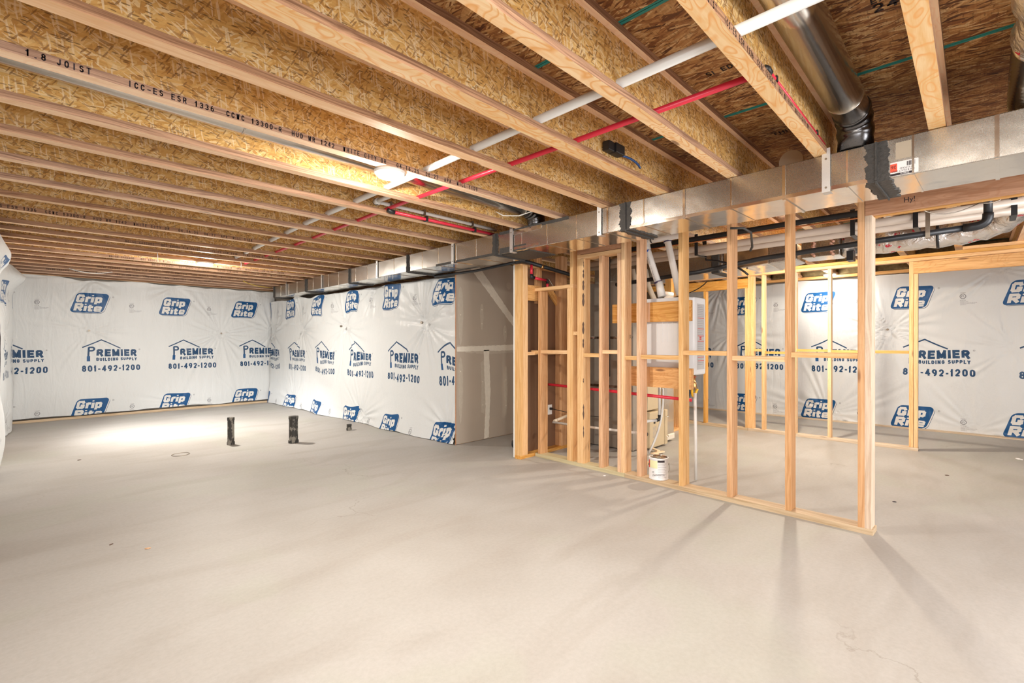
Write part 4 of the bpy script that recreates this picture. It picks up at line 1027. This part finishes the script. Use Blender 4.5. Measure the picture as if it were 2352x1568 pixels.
# plenum: big supply duct with tapered end and mastic band
pl = thing('supply_plenum', (0, 0, 0), 0, 'wide golden-looking supply duct above the rear partition with black sealed joint', 'duct')
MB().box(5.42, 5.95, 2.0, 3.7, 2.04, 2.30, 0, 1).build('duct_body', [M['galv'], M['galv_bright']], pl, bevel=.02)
MB().hexa([(5.45, 1.55, 2.08), (5.92, 1.55, 2.06), (5.95, 2.0, 2.04), (5.42, 2.0, 2.04), (5.45, 1.55, 2.28), (5.92, 1.55, 2.28), (5.95, 2.0, 2.30), (5.42, 2.0, 2.30)]).build('tapered_end', M['galv_bright'], pl, bevel=.01)
MB().hexa([(5.5, 1.30, 2.10), (5.85, 1.30, 2.10), (5.92, 1.55, 2.06), (5.45, 1.55, 2.08), (5.5, 1.30, 2.27), (5.85, 1.30, 2.27), (5.92, 1.55, 2.28), (5.45, 1.55, 2.28)]).build('tapered_end', M['galv'], pl, bevel=.01)
MB().box(5.41, 5.96, 2.04, 2.13, 2.028, 2.305).build('mastic_band', M['mastic'], pl, bevel=.01)
MB().box(5.44, 5.93, 1.75, 1.765, 2.045, 2.30).build('standing_seam', M['galv_bright'], pl)
# take-off boot with pink insulation
bt = thing('takeoff_boot', (0, 0, 0), 0, 'metal take-off box with pink insulation fringe beside the supply duct', 'duct')
MB().box(5.45, 5.75, .93, 1.25, 2.10, 2.29).build('boot_box', M['galv'], bt, bevel=.005)
mb = MB()
for k in range(9): mb.tube([(5.46, .98 + .02 * (k % 2), 2.11 + k * .02), (5.42, .99 + .01 * math.sin(k * 3), 2.115 + k * .02)], .018, 8, rs=[.016, .008])
for k in range(9): mb.tube([(5.46, 1.14 + .02 * (k % 2), 2.11 + k * .02), (5.42, 1.14 + .01 * math.sin(k * 2), 2.115 + k * .02)], .018, 8, rs=[.016, .008])
mb.build('pink_fringe', M['insul_pink'], bt)
MB().box(5.42, 5.55, .82, .87, 2.03, 2.12).build('bracket', M['black'], bt)
# foil wrapped flex duct
fx = thing('flex_duct', (0, 0, 0), 0, 'foil-wrapped flexible duct with red print curving right above the rear partition', 'duct')
path = [(5.6, .92, 2.19), (5.6, .8, 2.185), (5.55, .6, 2.18), (5.5, .4, 2.175), (5.5, .2, 2.175), (5.48, .05, 2.18), (5.44, -.08, 2.20), (5.36, -.17, 2.23), (5.2, -.23, 2.28), (5.05, -.25, 2.33)]
fine = []
for i in range(len(path) - 1):
    for k in range(4): fine.append(tuple(Vector(path[i]).lerp(Vector(path[i + 1]), k / 4)))
MB().tube(fine, .1, 24, rs=[.098 + .006 * math.sin(k * 1.7) + .004 * math.sin(k * 3.1) for k in range(len(fine))]).build('foil_jacket', M['foilwrap'], fx)
for y, x in ((.22, 5.5),): MB().tube([(x, y, 2.175), (x, y + .02, 2.175)], .108, 24).build('hanger_strap', M['black'], fx)
round_duct(4.2, 6.9, .60, 2.46, .076, 'short round duct seen above the black sleeved line', (4.8, 5.6))
t = thing('toilet_pipe', (3.95, .86, 2.44), 0, 'wide pale plastic pipe end showing above the trunk duct', 'pipe')
MB().tube([(-.45, 0, 0), (-.05, 0, .0), (.3, .0, 0)], .062, 28).build('pipe_run', M['pvc_beige'], t)
MB().tube([(-.46, 0, 0), (-.36, 0, 0)], .070, 28).build('hub', M['pvc_beige'], t)

# ------------------------------------------------------------------ wall-hung water heater and its backing boards
bb = board('backing_board', 4.125, 4.163, 1.80, 2.60, 1.452, 1.636, M['board'])
tag(bb, 'upper wide backing board behind the white water heater', 'board', 'heater backing boards')
bb = board('backing_board', 4.125, 4.163, 1.79, 2.50, .845, 1.031, M['board'])
tag(bb, 'lower wide backing board under the white water heater', 'board', 'heater backing boards')
for i_, z in enumerate((1.452, .845)):
    o = board('cleat', 4.115, 4.165, 2.19, 2.215, z + .001, z + .183, M['stud_pink'])
    tag(o, ('upper' if i_ == 0 else 'lower') + ' small dark cleat at the left end of the visible heater backing board', 'board')
wh = thing('water_heater', (4.18, 2.06, .96), 0, 'white wall-hung tankless water heater seen from behind through the studs', 'water heater')
MB().box(.0, .14, -.20, .20, .06, .715).build('back_pan', M['white_enamel'], wh, bevel=.008)
MB().box(-.004, .0, -.17, .13, .12, .64).build('pressed_panel', M['white_enamel'], wh, bevel=.003)
mb = MB()
for k in range(5): mb.box(-.008, -.003, -.12 + k * .05, -.108 + k * .05, .30, .58)
mb.build('pressed_rib', M['white_enamel'], wh, bevel=.002)
MB().box(.13, .385, -.215, .215, .0, .72).build('front_cover', M['white_enamel'], wh, bevel=.015)
# side decal: text lines and red rules facing -Y
MB().box(.18, .345, -.2165, -.2145, .05, .66).build('rating_plate', plain('grey_decal', (.50, .50, .50), .4, var=.02), wh, bevel=.0)
mb = MB(); mb2 = MB()
for k in range(34):
    z = .64 - k * .0165
    L = .13 * (.75 + .25 * abs(math.sin(k * 2.3)))
    if k in (7, 13, 17, 20, 31, 29): mb2.box(.195, .33, -.2180, -.2166, z, z + .005)
    elif k in (18, 19): mb2.box(.235, .275, -.2180, -.2166, z, z + .012)
    else: mb.box(.195, .195 + L, -.2178, -.2166, z, z + .0035)
mb.build('decal_text_lines', M['greyink'], wh); mb2.build('decal_red_rules', M['redink'], wh)
# water heater vents
vt = thing('vent_pipe', (0, 0, 0), 0, 'white vent pipe with blue primer ring slanting down to the water heater', 'pipe')
MB().tube([(4.22, 1.90, 2.245)] + arc((4.22, 2.22, 2.24), (4.22, 2.275, 2.17), (4.22, 2.29, 2.245)) + [(4.22, 2.15, 1.80)], .031, 18).build('pipe_run', M['pvc'], vt)
MB().tube([(4.22, 2.15, 1.83), (4.22, 2.12, 1.69)], .037, 18).build('coupling', M['pvc'], vt)
MB().tube(arc((4.22, 2.24, 2.245), (4.22, 2.272, 2.15), (4.22, 2.30, 2.24)), .038, 18).build('elbow', M['pvc'], vt)
MB().tube([(4.22, 2.268, 2.145), (4.22, 2.263, 2.125)], .0325, 18).build('blue_primer_ring', M['blue'], vt)
MB().tube([(4.22, 2.157, 1.835), (4.22, 2.153, 1.82)], .0385, 18).build('primer_ring', M['purple'], vt)
MB().tube([(4.22, 2.225, 2.246), (4.22, 2.215, 2.246)], .0385, 18).build('primer_ring', M['black'], vt)
text_obj('pipe_lettering', 'PVC-DWV  2 IN  ASTM D1785', .016, M['greyink'], vt, frame((4.188, 2.245, 2.08), (0, -.33, -.94), (0, .94, -.33)), sx=1.2)
vt = thing('vent_pipe', (0, 0, 0), 0, 'second white vent pipe just right of the one with the blue ring', 'pipe')
MB().tube([(4.24, 2.09, 2.30), (4.24, 2.075, 2.22), (4.25, 1.96, 1.70)], .030, 18).build('pipe_run', M['pvc'], vt)
MB().tube([(4.24, 2.095, 2.31), (4.24, 2.07, 2.20)], .037, 18).build('coupling', M['pvc'], vt)
MB().tube([(4.24, 2.073, 2.212), (4.24, 2.071, 2.20)], .038, 18).build('primer_ring', M['purple'], vt)
# gas valve under the heater
gv = thing('gas_valve', (4.36, 1.87, .80), 0, 'brass valve with yellow gas hose under the water heater', 'valve')
MB().tube([(0, 0, .16), (0, 0, .02)], .012, 12).build('nipple', M['brass'], gv)
MB().lathe([(0, .03), (.02, .03), (.024, .05), (.02, .09), (.014, .10), (0, .10)], n=14).build('valve_body', M['brass'], gv)
MB().box(-.02, .03, -.008, .008, .138, .146).build('lever', M['redink'], gv)
MB().tube(arc((-.03, .01, .03), (.045, -.01, .03), (-.0, .02, -.10), 10), .012, 12).build('yellow_hose', M['yellow'], gv)
MB().box(-.035, .055, -.012, .014, .028, .048).build('bracket', M['galv_dull'], gv)
dp_ = pipe('white vertical drain tube under the yellow gas hose, ending just above the floor', [(4.30, 1.838, .80), (4.30, 1.832, .4), (4.30, 1.83, .012)], .0135, 'pvc', 'drain_tube')

# ------------------------------------------------------------------ furnace, return duct
rd = thing('return_duct', (4.93, 2.83, 0), 0, 'tall dim grey return-air duct standing behind the left studs', 'duct')
MB().box(0, .18, 0, .78, .01, 1.98).build('duct_body', plain('grey_brown_sheet_metal', (.36, .315, .265), .5, metal=.2, var=.05), rd, bevel=.004)
for z in (.72, 1.30): MB().box(-.002, .0, .02, .76, z, z + .03).build('foil_tape', M['foil'], rd)
text_obj('tape_lettering', 'UL 181A-P FOIL TAPE', .018, M['redink'], rd, frame((-.003, .7, 1.31), (0, -1, 0), (0, 0, 1)))
MB().tube([(.05, .12, .01), (.05, .12, 1.4)], .08, 24).build('round_pipe', M['galv_dull'], rd)
fu = thing('furnace', (5.12, 2.72, 0), 0, 'tan furnace cabinets stacked behind the studs below the water heater', 'furnace')
MB().box(0, .36, .0, .60, .02, .44).build('lower_cabinet', M['tan'], fu, bevel=.008)
MB().box(.362, .43, -.01, .60, .02, .44).build('cabinet_door', M['tan'], fu, bevel=.008)
MB().box(.0, .30, .03, .60, .46, 1.10).build('upper_cabinet', M['tan'], fu, bevel=.008)
for z in (.12, .36): MB().tube(arc((.37, -.012, z), (.42, -.012, z + .004), (.395, -.06, z - .01), 8), .004, 6).build('door_handle', M['galv_bright'], fu)
MB().box(.09, .13, -.002, 0, .30, .34).build('vent_grille', M['black'], fu)
mb = MB()
for k in range(9): mb.box(.07, .15, -.001, 0, .14 + k * .015, .144 + k * .015)
mb.build('label_lines', M['greyink'], fu)
MB().tube([(.07, .028, .87), (.07, .032, .87)], .035, 20).build('badge', M['bluewire'], fu)
text_obj('badge_lettering', 'Carrier', .022, M['paper'], fu, frame((.042, .0265, .863), (1, 0, 0), (0, 0, 1)))
sd = thing('drop_duct', (5.60, 2.78, 0), 0, 'shiny vertical sheet-metal drop beside the furnace with torn foam base', 'duct')
MB().box(0, .26, 0, .5, .10, 1.9).build('duct_body', M['galv_bright'], sd, bevel=.004)
MB().box(.0, .27, -.01, .5, .03, .10).build('foam_base', M['mud'], sd, bevel=.01)
# closet pipes
pipe('red plastic pipe crossing low behind the studs', [(4.14, 3.44, .790), (4.14, 2.6, .772), (4.14, 1.80, .752)], .0145, 'red', 'red_pipe')
t = thing('condensate_pipe', (4.2, 3.42, .36), 0, 'thin white condensate pipe running low behind the left studs', 'pipe')
MB().tube([(0, 0, 0), (.0, -1.14, .02)], .0125).build('pipe_run', M['pvc'], t)
MB().tube([(0, -1.12, .02), (0, -1.16, .02)], .018).build('coupling', M['black'], t)
MB().tube([(.06, .02, .005), (.35, -.02, .07)], .0165).build('branch', M['pvc_beige'], t)
MB().tube([(.05, .021, .003), (.09, .016, .012)], .020).build('branch_coupling', M['pvc_beige'], t)
t = thing('condensate_trap', (4.9, 2.50, .42), 0, 'white condensate pipe with black elbow in front of the furnace', 'pipe')
MB().tube([(.10, .04, .42), (.10, .04, .0)], .016).build('riser', M['pvc'], t)
MB().tube([(.10, .04, .03), (.10, .04, -.02), (.07, .06, -.03)], .020).build('elbow', M['black'], t)
MB().tube([(.07, .06, -.03), (-.10, .16, -.04)], .016).build('pipe_run', M['pvc'], t)
pipe('loose white tube leaning from the furnace trap down to the floor', arc((4.98, 2.49, .75), (4.92, 2.63, .02), (5.05, 2.50, .35), 10), .012, 'pvc', 'drain_tube')
t = thing('wall_outlet', (4.36, 3.598, .47), 0, 'white wall outlet with black cord plugged in, low behind the left stud', 'outlet')
MB().box(-.036, .036, -.004, .002, -.058, .058).build('face_plate', M['plate_white'], t, bevel=.002)
MB().box(-.015, .015, -.035, -.004, .0, .025).build('plug', M['black'], t, bevel=.003)
MB().tube(arc((.0, -.03, .012), (.2, -.7, -.04), (.1, -.4, -.05), 10), .004, 6).build('cord', M['black'], t)
pipe('black vertical iron pipe seen between the middle studs', [(4.60, 2.95, 2.319), (4.60, 2.95, .88)], .021, 'gas', 'gas_pipe')
t = thing('gas_pipe', (0, 0, 0), 0, 'black gas pipe running under the trunk duct and turning in over the end wall', 'pipe')
MB().tube([(3.70, 4.95, 2.10), (3.73, 4.2, 2.095), (3.76, 3.52, 2.132)], .015, 14).build('pipe_run', M['gas'], t)
MB().tube([(3.757, 3.58, 2.134), (3.765, 3.50, 2.138), (3.83, 3.49, 2.134)], .026, 14).build('elbow', M['gas'], t)
MB().tube([(3.80, 3.49, 2.136), (4.45, 3.36, 2.04), (4.7, 3.3, 2.0)], .021, 14).build('pipe_run', M['gas'], t)
MB().tube([(4.02, 3.448, 2.098), (4.05, 3.442, 2.094)], .026, 14).build('brass_union', M['brass'], t)
t = thing('red_pipe', (0, 0, 0), 0, 'red pipe with black elbows stepping down beside the end wall studs', 'pipe')
MB().tube([(3.88, 3.46, 2.10), (3.88, 3.46, 1.985)], .0145).build('pipe_run', M['red'], t)
MB().tube([(3.88, 3.46, 2.0), (3.88, 3.46, 1.97), (3.92, 3.46, 1.965)], .020).build('elbow', M['black'], t)
MB().tube([(3.91, 3.46, 1.965), (4.14, 3.46, 1.955)], .0145).build('pipe_run', M['red'], t)
MB().tube([(4.12, 3.46, 1.955), (4.15, 3.46, 1.95), (4.15, 3.46, 1.92)], .020).build('elbow', M['black'], t)
MB().tube([(4.15, 3.46, 1.94), (4.15, 3.46, 1.85)], .0145).build('pipe_run', M['red'], t)
# furnace vents
for k, x in enumerate((5.25, 5.38)):
    pipe(('left' if k == 0 else 'right') + ' of the two beige furnace vents seen beyond the studs', [(x, 3.02 - k * .1, 2.15), (x, 2.98 - k * .1, 1.95), (x, 2.80 - k * .08, 1.60), (x, 2.79 - k * .08, 1.1)], .032, 'pvc_beige', 'vent_pipe', group='beige furnace vents')

# ------------------------------------------------------------------ paint can on the plate
pc = thing('paint_can', (4.022, 2.052, .039), 0, 'dented white paint can with yellow note standing on the bottom plate', 'paint can')
MB().lathe([(0, 0), (.083, 0), (.085, .003), (.083, .008), (.083, .184), (.086, .188), (.086, .193), (.078, .194)], n=40).build('can_body', M['paper'], pc)
MB().lathe([(.078, .194), (.074, .186), (.068, .186), (.064, .190), (0, .190)], n=40).build('lid', M['galv_bright'], pc)
hd = Vector((.8, .6, 0)); sd_ = Vector((.6953, -.7188, 0))
MB().tube([tuple(sd_ * .084 + Vector((0, 0, .13)))] + [tuple(sd_ * (.084 + .02 * math.sin(a)) + Vector((0, 0, .13 - .085 * (1 - math.cos(a))))) - Vector((0, 0, 0)) if False else tuple(sd_ * (.086 + .014 * math.sin(a)) + Vector((0, 0, .13 - .08 * a / math.pi))) for a in [math.pi * k / 8 for k in range(1, 9)]], .002, 6).build('wire_handle', M['galv_dull'], pc)
for s in (1, -1): MB().tube([tuple(sd_ * s * .082 + Vector((0, 0, .13))), tuple(sd_ * s * .094 + Vector((0, 0, .13)))], .008, 10).build('handle_ear', M['galv_dull'], pc)
def curved_label(a0, a1, z0, z1, mat, name, r=.0838):
    mb = MB(); n = 10
    for k in range(n + 1):
        a = a0 + (a1 - a0) * k / n
        mb.v += [(r * math.cos(a), r * math.sin(a), z0), (r * math.cos(a), r * math.sin(a), z1)]
    for k in range(n): mb.f.append((2 * k, 2 * k + 2, 2 * k + 3, 2 * k + 1)); mb.m.append(0); mb.sm.append(True)
    mb.build(name, M[mat], pc)
va = math.atan2(-2.05, -4.02)          # direction toward the viewer side of the room
curved_label(va - 1.05, va - .12, .105, .172, 'yellowpaper', 'yellow_note', .0846)
curved_label(va - 1.5, va - 1.1, .10, .17, 'redink', 'red_stripe', .0842)
curved_label(va - .1, va + .65, .160, .178, 'ink', 'brand_bar', .0842)
for k in range(9): curved_label(va - .05, va + .9 - .2 * (k % 2), .145 - k * .015, .147 - k * .015, 'greyink', 'fine_print', .0841)
fwd = Vector((math.cos(va), math.sin(va), 0)); side = Vector((-math.sin(va), math.cos(va), 0))
text_obj('handwriting', 'FF\n(bathrooms)', .024, M['ink'], pc, frame(tuple(fwd * .0865 - side * .055 + Vector((0, 0, .062))), tuple(side), (0, 0, 1)) @ Matrix.Rotation(.12, 4, 'Z'), sx=.85)

# ------------------------------------------------------------------ floor items
def stub(x, y, h, r, label):
    t = thing('floor_stub_pipe', (x, y, 0), 0, label, 'pipe', 'capped stub pipes in the slab')
    MB().lathe([(r * 1.16, 0), (r * 1.16, .034), (r, .036), (r, h - .03)], n=28, smooth=False).build('pipe_body', M['stub'], t)
    MB().lathe([(r, h - .036), (r * 1.09, h - .036), (r * 1.09, h), (0, h + .003)], n=28, smooth=False).build('pipe_cap', M['stub'], t)
stub(1.835, 6.60, .335, .037, 'slim capped black stub pipe, leftmost on the open floor')
stub(2.415, 6.155, .335, .052, 'thick splashed capped stub pipe, middle of the three on the floor')
stub(3.31, 6.45, .085, .032, 'short black stub pipe near the middle plastic sheet')
rg = MB().lathe([(.078, .0), (.088, .0), (.088, .004), (.078, .004), (.078, 0)], n=36).build('floor_ring', M['galv_dull'], loc=(1.28, 6.42, 0.0005))
tag(rg, 'thin dark ring lying flat on the floor in front of the stub pipes', 'ring')
def chip(x, y, s, mat, label, cat='debris'):
    bm = bmesh.new(); bmesh.ops.create_icosphere(bm, subdivisions=1, radius=s)
    for v in bm.verts: v.co = Vector((v.co.x * 1.4, v.co.y * .7, max(v.co.z * .35, -.002) + .002)) * (1 + .3 * noise.noise(v.co * 60))
    for v in bm.verts: v.co.z = max(v.co.z, 0)
    me = bpy.data.meshes.new('debris'); bm.to_mesh(me); bm.free(); me.materials.append(M[mat])
    o = bpy.data.objects.new('debris_chip', me); COL.objects.link(o); o.location = (x, y, 0.0004); o.rotation_euler = (0, 0, random.uniform(0, 6)); tag(o, label, cat, 'small chips on the floor')
chip(.559, 3.648, .014, 'stud_pink', 'small brown oval chip on the floor at lower left')
chip(.409, 3.884, .010, 'ink_soft', 'tiny dark crumbs left of the brown oval chip')
chip(.464, 6.894, .014, 'ink_soft', 'dark crumb at the edge of the bright floor patch')
chip(3.86, 2.52, .012, 'paper', 'white crumb against the bottom plate left of the paint can')
chip(4.83, .459, .012, 'ink', 'dark pebble on the floor beyond the door opening')
chip(6.13, .193, .014, 'ink_soft', 'dark crumb right of the rear partition end')
chip(7.51, -.337, .03, 'paper', 'whitish scrap on the floor near the far sheet')
for k, (x, y, a, L) in enumerate(((5.06, 2.60, .5, .26), (5.02, 2.57, -.2, .20), (5.09, 2.64, 1.0, .16), (4.55, 2.45, .4, .12))):
    o = MB().box(-L / 2, L / 2, -.018, .018, 0, .012).build('wood_scrap', M['scrap'], loc=(x, y, .0005 + (.013 * k if k < 3 else 0))); o.rotation_euler = (0, 0, a)
    tag(o, ['long pale wood offcut at the foot of the furnace', 'short pale wood offcut in front of the furnace', 'top wood offcut crossing the others by the furnace', 'lone wood offcut behind the double stud'][k], 'offcut', 'wood offcuts by the furnace')
# little white twine ends hanging from the far joists
for k, (x, y, L) in enumerate(((1.15, 6.93, .10), (2.05, 6.95, .08))):
    o = MB().tube([(0, 0, 0), (.004, 0, -L * .5), (0, 0, -L)], .004, 6).build('twine', M['plate_white'], loc=(x, y - .003, ZJ)); tag(o, ['left', 'right'][k] + ' white twine end hanging beside the distant lamp', 'string', 'twine ends by the distant lamp')
pipe('white cable sagging below the joists near the left corner', arc((.52, 9.35, 2.318), (1.0, 9.35, 2.318), (.75, 9.3, 2.23), 8), .006, 'plate_white', 'cable', 'cable', n=6)
pipe('yellow cable end leading to the left end of the trunk duct', arc((2.75, 9.2, 2.33), (3.42, 9.75, 2.31), (3.0, 9.5, 2.27), 8), .006, 'yellowwire', 'cable', 'cable', n=6)
